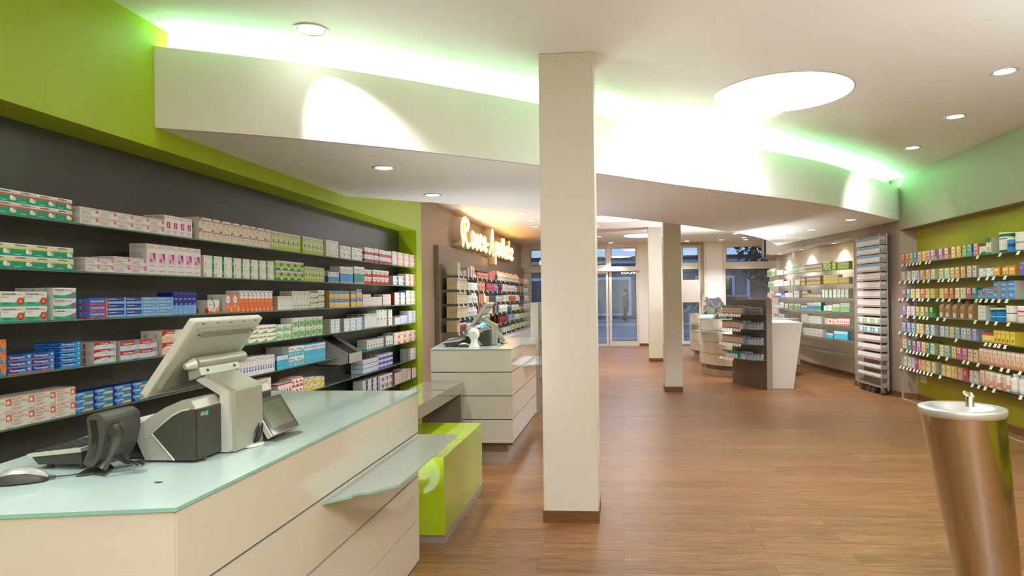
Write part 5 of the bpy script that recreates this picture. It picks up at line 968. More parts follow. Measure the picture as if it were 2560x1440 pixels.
TEAS = [
 '2252.5-2261#e88a5c 2263-2271.5#e8806c 2273-2281#8cc05c 2283-2291#5c98e0 2293.5-2302#eeb05c 2305-2313.5#ecc050 2315-2324#d88890 2326-2336#c088a4 2346-2355#c088a4 2360-2370#d88890 2377-2387#ecc050 2390-2401#eeb05c 2405-2415#a4cc68 2417-2428#5ca4e4 2433-2444#e8908c',
 '2252-2261#f0cfc8 2266-2274#dfe6d8 2279-2288#e8ecec 2289-2297#c8bce0 2300-2309#eeb05c 2314-2324#e8a888 2327-2336#cdd49c 2347-2357#cdd49c 2361-2372#cdd49c 2375-2385#e8a888 2387-2397#eeb05c 2401-2412#eeb05c 2417-2427#dce0dc 2431-2440#f0cfc8',
 '2256-2264#d05c94 2266-2275#4cb0b4 2276-2286#f0d070 2289-2298#f4e0b0 2301-2311#e88440 2313-2322#f4dc68 2325-2335#ecc860 2348-2358#ecc860 2360-2370#e88440 2373-2382#e88440 2387-2398#f0dca8 2400-2413#f0dca8 2416-2427#d06c98 2429-2441#38a08c',
 '2256-2264#a88cd0 2266-2275#f0ccd8 2277-2286#f0ccd8 2289-2298#a4cc4c 2300-2309#f0bc80 2312-2320#6cb45c 2323-2332#4c9c44',
 '2255-2263#a8b4e0 2267-2275#b4b8e4 2278-2287#8cc8d0 2290-2298#e8dc80 2299-2308#f0c898 2313-2322#a4d4d4 2326-2335#d0d4dc 2350-2359#d0d4dc 2362-2371#a4d4d4 2374-2384#f0c898 2387-2398#8cc8d0 2402-2414#d4d4d8 2416-2426#b4b8e4 2430-2440#a8b4e0',
 '2256-2266#f0c898 2269-2278#3ca8a8 2280-2289#e0648c 2291-2300#c4a0d0 2303-2313#f0c070 2314-2323#5c9c84 2325-2335#d4dca8 2348-2358#d4dca8 2360-2373#9cc8a8 2378-2389#f0c070 2391-2403#d8789c 2405-2417#d8789c 2419-2431#eccca0 2433-2444#eccca0',
 '2251-2258#e4e0dc 2259-2267#e4e0dc 2269-2277#e4d8cc 2278-2286#c8d0e8 2287-2294#d05050 2295-2303#e8a0a0 2304-2313#f0c070 2315-2325#ecdc90 2329-2338#d4dca8 2353-2363#f0c070 2365-2376#ecdc90 2377-2391#f0c070 2394-2406#e8a0a0 2408-2420#cc4c4c 2423-2433#d0d4dc 2434-2445#e4d8cc',
]
TH = [0.125,0.120,0.115,0.115,0.120,0.125,0.125]
used_lb = {}
def uniq(lb):
    """second and later of the same words: say how far along"""
    used_lb[lb] = used_lb.get(lb, 0)+1
    k = used_lb[lb]; return lb if k == 1 else lb+', '+['','','next','third','fourth','fifth','sixth','seventh','eighth','ninth','tenth','eleventh','twelfth','thirteenth','fourteenth','fifteenth','sixteenth','seventeenth','eighteenth','nineteenth','twentieth','twenty-first','twenty-second','twenty-third','twenty-fourth','last'][min(k,25)]+' along'
for si, row in enumerate(TEAS):
    z = ZSH[si]; prev = None; its = row.split()
    for n, it in enumerate(its):
        rng, c = it[:-7], it[-7:]; a, b_ = map(float, rng.split('-'))
        ya, yb_ = y_on(a, XR, z+.05), y_on(b_, XR, z+.05); w_ = abs(ya-yb_); art = ARTS[(n*5+si) % 6]
        base, items, sd, sit = TEA(c, art)
        if si == 6: items = [('p',[(.0,.55),(.25,.62),(.45,.82),(.6,1),(1,1),(1,.6),(.8,.35),(.5,.3),(0,.4)], shade(c,.93)),('c',.28,.62,.17,'#efe9dc'),('c',.28,.60,.11,art),('l',.35,.06,.85,.12,1,'#7c6c5c')]
        if si < 2 and n in (4,5,8,11): items = [('r',.14,.45,.62,.93,'#f4f2ea'),('r',.30,.5,.46,.9,shade(c,.95)),('c',.5,.62,.1,art)]+items[3:]
        me = carton_mesh('tea%s%d%d' % (c, (n*5+si) % 6, si), w_-.004, TH[si], 0.075, base, items, shade(c,.82), sit, 'tea_box')
        for dk in range(2 if n % 3 else 1):
            o = bpy.data.objects.new('tea_box', me); COL.objects.link(o); o.location = (XR+.004+dk*.0755, (ya+yb_)/2, z+.0003); o.rotation_euler = (0,0,R(-90))
            nb_ = '' if dk == 0 else ', second row'
            tag(o, uniq('%s tea carton on the %s shelf of the olive niche%s' % (COLN[c], RS[si], nb_)), 'tea box', 'tea cartons in the olive niche')
# other goods of the niche
def yr(px, z, x=XR): return y_on(px, x, z+.05)
def goods(kind, mesh, x, y, z, label, cat, group='food goods in the olive niche', rz=-90):
    o = bpy.data.objects.new(kind, mesh); COL.objects.link(o); o.location = (x, y, z+.0004); o.rotation_euler = (0,0,R(rz)); return tag(o, label, cat, group)
def can_mesh(name, r, h, body, lid, bands=()):
    b = MB(); b.lathe([(r*.97,0),(r,.004),(r,h-.012)], (0,0,0), cm(body), 28)
    b.lathe([(r*1.02,h-.014),(r*1.03,h-.002),(r*.98,h),(0.0001,h)], (0,0,0), cm(lid), 28)
    for (z0, z1, c) in bands: b.lathe([(r*1.004,z0*h),(r*1.004,z1*h)], (0,0,0), cm(c), 28)
    return b
def bottle_mesh(name, r, h, body, cap, shape='bottle', band=None):
    b = MB()
    if shape == 'bottle': b.lathe([(r*.9,0),(r,.01),(r,h*.72),(r*.55,h*.80),(r*.5,h*.84)], (0,0,0), cm(body), 14); b.lathe([(r*.56,h*.84),(r*.56,h*.985),(r*.5,h),(0.0001,h)], (0,0,0), cm(cap), 14)
    elif shape == 'jar': b.lathe([(r*.94,0),(r,.008),(r,h*.7),(r*.9,h*.74)], (0,0,0), cm(body), 20); b.lathe([(r*1.04,h*.74),(r*1.04,h*.98),(0.0001,h)], (0,0,0), cm(cap), 20)
    elif shape == 'tube': b.lathe([(r*.6,0),(r*.62,h*.15)], (0,0,0), cm(cap), 14); b.lathe([(r*.7,h*.15),(r,h*.4),(r,h*.8)], (0,0,0), cm(body), 14); b.lathe([(r,h*.8),(r*.9,h*.98),(0.0001,h)], (0,0,0), cm(body), 14)
    elif shape == 'cyl': b.lathe([(r*.95,0),(r,.006),(r,h*.78)], (0,0,0), cm(body), 14); b.lathe([(r*.93,h*.78),(r*.93,h*.985),(r*.85,h),(0.0001,h)], (0,0,0), cm(cap), 14)
    if band: b.lathe([(r*1.01,h*band[0]),(r*1.01,h*band[1])], (0,0,0), cm(band[2]), 14)
    return b.mesh(name)
Z1,Z2,Z3,Z4,Z5,Z6,Z7 = ZSH
def box_r(key, px0, px1, h, d, z, base, items, side, label, cat='box', name='food_box', dz=0):
    ya, yb_ = yr(px0, z), yr(px1, z); me = carton_mesh(key, abs(ya-yb_)-.003, h, d, base, items, side, (), name)
    return goods(name, me, XR+.004, (ya+yb_)/2, z+dz, label, cat)
box_r('wg', 2447, 2463, .085, .09, Z1, '#f2f2ec', [('p',[(0,0),(1,0),(1,.35),(.4,.3)],'#1c7a4c'),('p',[(.1,.3),(.5,.36),(1,.4),(.9,.45),(.4,.42)],'#c85048'),('l',.15,.6,.8,.75,1,'#b8b8b4')], '#e4e4dc', 'small white carton with green foot beside the salmon tea')
box_r('wg2', 2464, 2477, .165, .10, Z1, '#f4f2ea', [('r',0,.72,1,1,'#1f7a50'),('p',[(.1,.72),(.5,.55),(.9,.72)],'#e8c040'),('c',.5,.3,.16,'#e0b050'),('r',0,0,1,.12,'#2c8c5c')], '#cfd0c0', 'upright green and white carton left of the large can')
def put_can(px, r, h, z, body, lid, bands, label, name='can', dx=0.0):
    ob = can_mesh(name, r, h, body, lid, bands).mesh(name); return goods(name, ob, XR+r+.004+dx, yr(px, z), z, label, 'can')
put_can(2500, .078, .195, Z1, '#f0efe8', '#f4f4ee', [(.0,.12,'#1c7048'),(.78,.93,'#1c7048'),(.66,.70,'#2c4ca4')], 'large white and green powder can on the top shelf')
put_can(2519, .045, .13, Z1, '#3c98dc', '#f4f4f0', [(.35,.6,'#1c3c94')], 'blue milk powder can between the two large cans')
put_can(2541, .085, .175, Z1, '#f2efe6', '#eae4d8', [(.42,.47,'#4c3c68'),(.0,.04,'#5c4878')], 'large white can with orange disc on the top shelf')
for k, (a, b_) in enumerate(((2446,2462),(2465,2481))): box_r('wr', a, b_, .085, .08, Z2, '#f2f2ee', [('p',[(.7,.6),(.95,.6),(.95,1),(.75,1)],'#ecc060'),('r',.6,.16,.92,.22,'#c04848'),('l',.2,.4,.7,.6,2,'#9cb0c8')], '#e4e4e0', ('first','second')[k]+' small white carton with orange corner, second shelf')
for k, (a, b_) in enumerate(((2482,2498),(2505,2520),(2521,2536))): box_r('or', a, b_, .095, .10, Z2, '#f0ac50', [('r',.1,.86,.3,1,'#4c3c8c'),('r',.35,.86,.55,1,'#4ca85c'),('r',.6,.86,.85,1,'#c83c3c'),('r',.1,0,.85,.07,'#5c5ca0'),('r',.1,.5,.85,.72,'#f8e4c0')], '#e09834', ('first','second','third')[k]+' orange carton with coloured dots, second shelf')
box_r('pu', 2547, 2575, .12, .10, Z2, '#5c5cb8', [('r',.2,.8,.9,.9,'#e88c6c'),('c',.2,.55,.07,'#f0e0a0')], '#5050a8', 'purple carton at the right end of the second shelf')
for k, (a, b_, h_, c) in enumerate(((2443,2449,.088,'#c83c34'),(2455,2462,.108,'#c83c34'),(2467,2480,.112,'#e8b84c'),(2483,2493,.168,'#e86a34'),(2502,2514,.168,'#6cb8ec'),(2520,2536,.172,'#6cb8ec'))):
    box_r('ba%d' % k, a, b_, h_, .095, Z3, '#2f86dc', [('T','Basica',.08,.78,.09,.84,'#f2f4f8'),('r',.06,.48,1,.62,c),('c',.3,.22,.1,'#8cc0ec'),('l',.4,.1,.95,.3,3,'#a8d0f4')], '#c4c0b4', 'blue and grey carton, %s from the tea, third shelf' % ('first','second','third','fourth','fifth','sixth')[k])
# paper bags
BAG = mat('#b48a60', 0.75, name='kraft_paper')
def bag_mesh():
    b = MB(); w_, d_, h_ = .085, .12, .205
    lv = [(0,1,1,0),(h_*.55,1,1.02,0),(h_*.74,.98,.75,0),(h_*.80,.93,.22,.0),(h_*.97,.95,.16,.012),(h_,.95,.13,.014)]
    V = []
    for (z, a, c, s) in lv: V += [(-w_/2*a, d_/2-d_/2*c+s, z), (w_/2*a, d_/2-d_/2*c+s, z), (w_/2*a, d_/2+d_/2*c+s, z), (-w_/2*a, d_/2+d_/2*c+s, z)]
    F = [(k*4+i, k*4+(i+1)%4, (k+1)*4+(i+1)%4, (k+1)*4+i) for k in range(len(lv)-1) for i in range(4)]+[(20,21,22,23),(3,2,1,0)]
    b.add(V, F, BAG)
    q = lambda x, z: (x*w_, -.0006, z*h_)
    b.quad(q(-.34,.04), q(.34,.04), q(.34,.62), q(-.34,.62), cm('#a8c0d4')); b.add([(x*w_, -.001, z*h_) for x, z in ((-.34,.3),(.34,.26),(.30,.36),(.0,.42),(-.3,.38))], [(0,1,2,3,4)], cm('#dc4a30'))
    b.add([(x*w_, -.0012, z*h_) for x, z in ((-.34,.04),(.34,.04),(.34,.26),(-.34,.3))], [(0,1,2,3)], cm('#dde2e6'))
    return b.mesh('paper_bag')
bgm = bag_mesh()
for k, px in enumerate((2352,2367,2385,2404,2425)): goods('paper_bag', bgm, XR+.004, yr(px, Z4), Z4, '%s brown paper bag with blue label, fourth niche shelf' % ('first','second','third','fourth','fifth')[k], 'paper bag', 'brown paper bags in the olive niche')
for j in range(2):
    for k, (a, b_) in enumerate(((2444,2453.5),(2454,2463))): box_r('wm', a, b_, .075, .12, Z4, '#e6eae4', [('r',0,0,1,.12,'#a8d0c0'),('l',.2,.4,.8,.7,2,'#98a8a0')], '#d8dcd4', 'pale green and white carton, %s layer, %s, fourth shelf' % (('lower','upper')[j], ('near the bags','next to the cans')[k]), dz=.0755*j)
put_can(2477, .05, .125, Z4, '#1c84c4', '#f2f2ee', [(.7,.86,'#14507c'),(.3,.36,'#a8d8f0')], 'first blue milk can on the fourth shelf')
put_can(2493, .055, .13, Z4, '#1c84c4', '#f2f2ee', [(.7,.86,'#14507c'),(.3,.36,'#a8d8f0')], 'second, wider blue milk can on the fourth shelf')
put_can(2517, .07, .155, Z4, '#f2ece0', '#efe8dc', [(.50,.56,'#40346c'),(.0,.04,'#d8a860')], 'white powder can with violet line, fourth shelf')
put_can(2546, .075, .155, Z4, '#e8e4e4', '#f0f0ee', [(.62,.72,'#c03c4c'),(.36,.44,'#d88c8c')], 'white powder can with red bands, fourth shelf')
jm = bottle_mesh('jar', .045, .095, '#ecc454', '#c83830', 'jar', (.2,.5,'#f4e4a8'))
for k, px in enumerate((2455,2466,2477)): goods('jar', jm, XR+.05, yr(px, Z5), Z5, '%s yellow jar with red lid on the fifth shelf' % ('first','middle','last')[k], 'jar', 'yellow jars in the olive niche')
for k, (a, b_) in enumerate(((2483,2491),(2492,2500),(2501.5,2511),(2513,2522),(2524,2536))): box_r('ye', a, b_, .125, .10, Z5, '#ecd050', [('c',.35,.15,.08,'#7cA03c'.lower()),('c',.6,.3,.1,'#6c3c34'),('l',.1,.7,.8,.82,2,'#a88c30'),('r',0,0,1,.03,'#c83c30')], '#e4c43c', '%s yellow carton with fruit picture, fifth shelf' % NUM[k])
pk = [('r',0,.80,1,.93,'#f4efe6'),('r',0,.77,1,.79,'#d07850'),('r',0,0,1,.17,'#e08a5c'),('r',.3,.2,.55,.5,'#c88a6c'),('r',0,.5,1,.51,'#e8c0a8')]
for k in range(10): box_r('pe', 2447+k*11.4, 2457.2+k*11.4, .152, .12, Z6, '#efcdb8', pk, '#e8c4ac', '%s peach drink pack on the sixth shelf' % NUM[k], 'drink pack', 'drink_pack')
for k, px in enumerate((2449,2463,2481,2504)):
    box_r('pe', px, px+10, .152, .06, Z7, '#efcdb8', pk, '#e8c4ac', '%s peach drink pack on the lowest shelf' % NUM[k], 'drink pack', 'drink_pack')
sb = bottle_mesh('drink_bottle', .028, .145, '#f0e6dc', '#f2f2ec', 'cyl', (.1,.4,'#d89c7c'))
for k, px in enumerate((2474.5,2493,2516)): goods('drink_bottle', sb, XR+.03, yr(px, Z7), Z7, '%s small peach bottle between the packs, lowest shelf' % NUM[k], 'bottle')
b = MB(); b.lathe([(.04,0),(.046,.01),(.05,.05),(.043,.08),(.05,.11),(.042,.135),(.026,.15)], (0,0,0), cm('#f0ece8'), 24); b.lathe([(.032,.15),(.033,.172),(.028,.176),(.0001,.177)], (0,0,0), cm('#f4f2ee'), 24)
wb = b.mesh('drink_bottle')
for k, px in enumerate((2529,2549)): goods('drink_bottle', wb, XR+.05, yr(px, Z7), Z7, '%s waisted white bottle on the lowest shelf' % ('first','second')[k], 'bottle')
TG = [[2258,2268,2276,2285,2294,2302,2317,2326,2446,2502,2548],[2251,2264,2276,2285,2297,2311,2323,2349,2359,2374,2383,2396,2449,2470,2486,2515],[2250,2258,2270,2286,2300,2308,2322,2345,2359,2375,2400,2443,2454,2468,2484,2500,2519],[2255,2271,2287,2301,2311,2320,2346,2363,2440,2470,2492,2523],[2251,2265,2277,2285,2293,2305,2321,2329,2392,2466,2477,2490,2500,2515],[2255,2269,2277,2286,2294,2303,2311,2321,2349,2369,2411,2422,2447,2480,2506,2523,2552],[2253,2261,2270,2278,2287,2295,2303,2312,2321,2330,2352,2433,2449,2465,2487,2554]]
NUM2 = NUM+['eleventh','twelfth','thirteenth','fourteenth','fifteenth','sixteenth','seventeenth','eighteenth','nineteenth','twentieth','twenty-first','twenty-second','twenty-third','twenty-fourth']
for i, row in enumerate(TG):
    for n, px in enumerate(row): price_tag(XR-.012, y_on(px, XR-.012, ZSH[i]), ZSH[i]-.004, R(-90), 'white price tag, %s along the %s shelf of the olive niche' % (NUM2[n], RS[i]), 'price tags in the olive niche')
b = MB(); b.box(3.838, 8.70, .235, 3.845, 8.87, .325, cm('#d8c4a8'))
for yy in (8.745, 8.825): b.cyl((3.8375,yy,.28),(3.8365,yy,.28),.026,cm('#c8b294'),20)
b.build('wall_socket', bevel=.002, label='cream double wall socket low on the olive wall', cat='socket')

# ------------------------------------------------------------------ drinking fountain
STL = mat('#c4beb2', 0.15, 1.0, name='steel_satin'); STW = mat('#dcdcd8', 0.3, 0.6, name='steel_rim'); CHR = mat('#e8e8e8', 0.06, 1.0, name='chrome')
e = empty('drinking_fountain', (1.575, 2.97, 0), 'tapering leaning stainless steel drinking fountain with small chrome tap', 'drinking fountain')
b = MB(); n = 64; lv = []
for k in range(25):
    t = k/24; lv.append((0.117+(.1635-.117)*t**1.05, .868*t, -.112*t, .02*t))
V = [(r_*math.cos(2*math.pi*i/n)+dx, r_*math.sin(2*math.pi*i/n)+dy, z) for (r_, z, dx, dy) in lv for i in range(n)]
b.add(V, [(k*n+i, k*n+(i+1)%n, (k+1)*n+(i+1)%n, (k+1)*n+i) for k in range(24) for i in range(n)], STL, True); b.build('body', e)
b = MB(); cx_, cy_ = -.112, .02; b.lathe([(.1635,.868),(.168,.870),(.170,.895),(.167,.900),(.128,.9005),(.118,.896),(.09,.872),(.05,.858),(.0001,.854)], (cx_,cy_,0), STW, 64); b.build('basin', e)
b = MB(); tx, ty = cx_+.045, cy_+.02
b.lathe([(.019,.8985),(.0185,.902),(.0165,.905),(.0165,.945),(.013,.952),(.0001,.954)], (tx,ty,0), CHR, 24)
b.tube([(tx,ty,.943),(tx-.012,ty-.004,.953),(tx-.028,ty-.008,.962)], [.013,.011,.008], CHR, 14); b.lathe([(.0001,-.014),(.014,-.006),(.016,.002),(.0001,.014)], (tx+.003,ty-.006,.948), CHR, 16)
b.build('tap', e)
# ------------------------------------------------------------------ cosmetics wall on the left of the rear room
PAN = noise_wall('#8f8069', 0.35, 0.02, name='panel_taupe')
e = empty('wall_panel', (-2.73, 14.0, 0), 'long taupe back panel carrying the cosmetics shelves', 'panel')
MB(Matrix.Translation((2.73,-14,0))).box(-2.765, 9.66, 0, -2.70, 18.28, 2.19, PAN).build('panel', e, bevel=.002)
CZ = [1.735,1.52,1.305,1.09,.875,.66]; XC = -2.45
CN = ['top','second','third','fourth','fifth','sixth']
for i, z in enumerate(CZ):
    for (a, b_, nm) in ((9.80,13.9,'half nearer the green wall'),(13.905,18.1,'half nearer the window')):
        shelf_box(-2.70, a, XC, b_, z, '%s glass shelf of the cosmetics wall, %s' % (CN[i], nm), group='glass shelves of the cosmetics wall')
CB = ('#e6dcba', [('r',.15,.74,.38,.90,'#4c5c98'),('r',.50,.74,.73,.90,'#4c5c98'),('r',.32,.55,.50,.66,'#5c6ca4'),('l',.15,.2,.7,.3,1,'#b4a888')])
# (kind, picture columns, how many, height, colour, cap colour, what it is called)
COS = [
 [('C',1152,1158,2,.10,'#dcd6cc','#9c4a60','small bottle with berry label'),('X',1159,1166,3,.09,'#d9cfc8','','small pink printed box'),('X',1168,1182,2,.15,'#e4ddd0','','cream upright box'),('Y',1183,1192,2,.19,'#ecebe4','#c0305c','leaning white leaflet stand'),('C',1196,1222,6,.13,'#e49a88','#221c1c','salmon bottle with black cap'),('X',1224,1238,4,.145,'#dc7a78','','coral box'),('T',1239,1245,2,.12,'#4a4a40','#22221e','dark tube'),('C',1246,1298,12,.19,'#eeeae2','#f0d0b0','tall white bottle'),('Y',1299,1302,1,.17,'#dcb8b0','#b06068','leaning pink leaflet'),('X',1303,1311,2,.12,'#e8b8a8','','pale pink box'),('C',1312,1323,4,.12,'#e8e6ea','#f0f0f0','small white bottle')],
 [('B',1143,1168,7,.180,'','','cream box with blue dots'),('X',1169,1194,8,.125,'#e9e8e2','','small white box'),('C',1196,1214,5,.165,'#c49070','#b8805c','tan bottle'),('X',1215,1220,1,.13,'#a82c38','','dark red box'),('C',1221,1236,6,.14,'#b84c60','#a03c50','berry red bottle'),('C',1237,1247,4,.14,'#9484b0','#80709c','violet bottle'),('X',1248,1256,2,.13,'#8c2c34','','wine red box'),('X',1257,1270,4,.15,'#ecebe5','','white box'),('C',1271,1294,9,.14,'#efeeea','#f2f2f0','white bottle'),('X',1295,1311,4,.14,'#e0b8a4','','rose beige box'),('C',1312,1322,4,.13,'#dceeea','#58b0a0','white bottle with teal cap')],
 [('B',1143,1167,7,.175,'','','cream box with blue dots'),('X',1168,1180,4,.13,'#e9e8e2','','small white box'),('C',1181,1196,4,.165,'#eceae4','#f2f2f0','white pump bottle'),('X',1197,1211,4,.15,'#ac6444','','rust brown box'),('C',1212,1217,2,.16,'#eceae4','#eceae4','slim white bottle'),('X',1218,1223,2,.12,'#ea8c3c','','orange box'),('X',1224,1240,5,.13,'#3c444c','','slate box'),('C',1241,1257,6,.12,'#bcb8bc','#a09ca4','grey bottle'),('X',1258,1272,5,.13,'#ecebe6','','white box'),('C',1273,1290,5,.145,'#e8743c','#f0f0ec','orange bottle with white cap'),('C',1291,1301,4,.14,'#eceae6','#f0f0ee','white bottle'),('X',1302,1311,3,.12,'#5c4458','','plum box'),('C',1312,1324,4,.13,'#e8e6ee','#e4e4ec','pale bottle')],
 [('B',1143,1170,8,.175,'','','cream box with blue dots'),('C',1171,1194,9,.155,'#e9e6e2','#d8dce4','white bottle'),('X',1195,1211,4,.15,'#7c3428','','dark red brown box'),('X',1212,1232,7,.11,'#d4bca4','','beige printed box'),('C',1252,1270,6,.15,'#e9eae4','#f0f0ee','white bottle'),('C',1271,1280,2,.13,'#2c8c80','#e0e8e4','teal bottle'),('C',1282,1300,7,.13,'#ecebe6','#ecebe6','white bottle'),('J',1301,1311,2,.11,'#d8a8a0','#5c4450','pink jar with dark lid'),('C',1312,1325,5,.13,'#e6e6ea','#e6e6ea','pale bottle')],
 [('B',1143,1150,2,.175,'','','cream box with blue dots'),('C',1151,1167,6,.13,'#a05c48','#e4dcd0','brown bottle with white cap'),('C',1168,1200,11,.14,'#e6e8ea','#5c6c80','white bottle with slate cap'),('X',1201,1205,1,.16,'#e8e8e8','','tall white box'),('C',1206,1222,4,.13,'#3c90cc','#2c78b4','blue bottle'),('C',1250,1272,6,.13,'#8c3038','#7c2830','wine red bottle'),('X',1273,1288,4,.14,'#a4c0e8','','light blue box'),('C',1289,1301,4,.12,'#ecebe6','#f0f0ee','white bottle'),('C',1302,1325,7,.13,'#d0dcbc','#7cb84c','green and white bottle')],
 [('X',1126,1165,4,.085,'#a39a64','','olive gift box'),('C',1166,1180,4,.09,'#3c3c34','#d8d0c4','small dark bottle'),('X',1258,1280,4,.09,'#e4e2dc','','low white box'),('C',1281,1325,10,.11,'#cfdcb8','#a4c464','pale green bottle')],
]
cc_ = {}
for si, row in enumerate(COS):
    z = CZ[si]
    for (k, a, b_, n, h_, c, cap, nm) in row:
        y0, y1 = y_on(a, XC-.005, z+.05), y_on(b_, XC-.005, z+.05); st = (y1-y0)/n
        for i in range(n):
            w_ = min(st*.92, .10); yc = y0+st*(i+.5); hh = h_*(1, .94, 1.0, .9, .97)[i % 5] if k in 'CT' else h_
            kk = (k, c, cap, round(w_, 3), round(hh, 3))
            if kk not in cc_:
                if k == 'B': cc_[kk] = carton_mesh('cb', w_, hh, .16, CB[0], CB[1], '#cdbf92', [('l',.2,.45,.6,.52,1,'#8a7c58')], 'cosmetic_box')
                elif k == 'X': cc_[kk] = carton_mesh('cx'+c, w_, hh, .07, c, [('l',.2,.3,.8,.7,2,shade(c,.72))], shade(c,.92), (), 'cosmetic_box')
                elif k == 'Y':
                    q = MB(); q.add([(-w_/2,0,0),(w_/2,0,0),(w_/2,.05,hh),(-w_/2,.05,hh),(-w_/2,.06,0),(w_/2,.06,0)], [(0,1,2,3),(1,5,2),(0,3,4),(3,2,5,4),(0,4,5,1)], cm(c)); q.quad((-w_*.3,-.0006+.013,hh*.25),(w_*.3,-.0006+.013,hh*.25),(w_*.3,-.0006+.035,hh*.7),(-w_*.3,-.0006+.035,hh*.7), cm(cap)); cc_[kk] = q.mesh('leaflet_stand')
                else: cc_[kk] = bottle_mesh('cosmetic_bottle', w_*.46, hh, c, cap, {'C':'bottle' if i % 2 else 'cyl','T':'tube','J':'jar'}[k], (.3,.5,shade(c,.85)))
            nmo = {'B':'cosmetic_box','X':'cosmetic_box','Y':'leaflet_stand'}.get(k, 'cosmetic_bottle'); r_ = w_*.46
            for dk in range(1 if k in 'YJT' or i % 2 else 2 if k not in 'B' else 1):
                o = bpy.data.objects.new(nmo, cc_[kk]); COL.objects.link(o)
                o.location = (XC-.006-(r_ if k in 'CTJ' else 0)-dk*(.085), yc, z+.0003); o.rotation_euler = (0,0,R(90))
                tag(o, uniq('%s, %s cosmetics shelf%s' % (nm, CN[si], ', behind' if dk else '')), {'cosmetic_box':'cosmetic box','leaflet_stand':'leaflet stand'}.get(nmo, 'cosmetic bottle'), 'cosmetics on the %s shelf' % CN[si])
    for n in range(15):
        px = 1146+n*11.6+(si % 2)*3
        price_tag(XC+.012, y_on(px, XC+.012, z), z-.004, R(90), 'small price tag, %s along the %s cosmetics shelf' % (NUM2[n], CN[si]), 'price tags of the cosmetics wall', 1.15)
me = carton_mesh('sage', .17, .20, .17, '#c6cda8', [('l',.1,.3,.4,.6,2,'#a8a888')], '#c6cda8', (), 'gift_box'); o = bpy.data.objects.new('gift_box', me); COL.objects.link(o); o.location = (XC-.012, 9.945, CZ[0]+.0003); o.rotation_euler = (0,0,R(90)); tag(o, 'large plain sage green box at the near end of the top cosmetics shelf', 'box')
b = MB(); b.box(-2.695, 12.4, 0.03, -2.27, 18.1, .575, WHL); b.box(-2.695, 12.38, .575, -2.25, 18.12, .60, WHL); b.build('low_cabinet', label='long low white cabinet under the cosmetics shelves', cat='cabinet', bevel=.002)

# glowing script sign
GLOW = mat('#ffc25a', 0.5, emit=4.5, name='neon_warm'); GLOWF = mat('#ffd98c', 0.5, emit=1.0, name='letter_face'); SHELL = mat('#d9cdb4', 0.5, name='letter_shell')
def arc(cx_, cz_, rx, rz_, a0, a1, n=10): return [(cx_+rx*math.cos(R(a0+(a1-a0)*i/n)), cz_+rz_*math.sin(R(a0+(a1-a0)*i/n))) for i in range(n+1)]
LET = { # strokes in a box of width 1; x-height 0..1
 'R': (1.9, [[(.25,-.15),(.55,.7),(.75,1.55)], [(.2,.3),(.05,.8),(.2,1.35),(.7,1.62),(1.2,1.6),(1.35,1.3),(1.1,.95),(.6,.8)], [(.6,.8),(.85,.4),(1.15,0),(1.4,-.05),(1.6,.2)]]),
 'o': (.95, [arc(.4,.5,.33,.5,90,450,14), [(.5,.95),(.9,.75)]]),
 's': (.8, [[(.0,.1),(.4,.95),(.5,.55),(.6,.2),(.35,0),(.1,.15)]]),
 'e': (.85, [[(.05,.35),(.5,.6),(.62,.85),(.4,1.0),(.15,.7),(.15,.25),(.4,0),(.75,.25)]]),
 'n': (1.0, [[(.1,0),(.2,.95)], [(.15,.5),(.45,.95),(.62,.85),(.6,.1),(.8,0),(.95,.2)]]),
 '-': (.6, [[(.1,.55),(.5,.6)]]),
 'A': (1.5, [[(.0,-.1),(.3,.3),(.75,1.65),(.95,1.7),(1.0,1.2),(1.0,.0),(1.2,-.05)], [(.35,.55),(1.25,.62)]]),
 'p': (.95, [[(.2,-.75),(.3,.95)], arc(.5,.5,.3,.48,150,-150,12)]),
 't': (.7, [[(.35,1.5),(.3,.2),(.45,0),(.65,.15)], [(.05,1.0),(.6,1.05)]]),
 'h': (1.0, [[(.15,0),(.25,1.55)], [(.18,.5),(.45,.9),(.62,.8),(.6,.1),(.8,0),(.95,.2)]]),
 'k': (.95, [[(.15,0),(.25,1.55)], [(.7,.95),(.25,.5),(.6,.1),(.85,0)]]),
}
e = empty('neon_sign', (-2.68, 13.2, 2.28), 'glowing warm yellow script letter sign high on the beige wall', 'sign')
tube_b, face_b, shell_b = MB(), MB(), MB()
SW, cur = 0, []
word = 'Rosen-Apotheke'; tot = sum(LET[c][0] for c in word); k = (15.85-10.62)/tot; x = 0
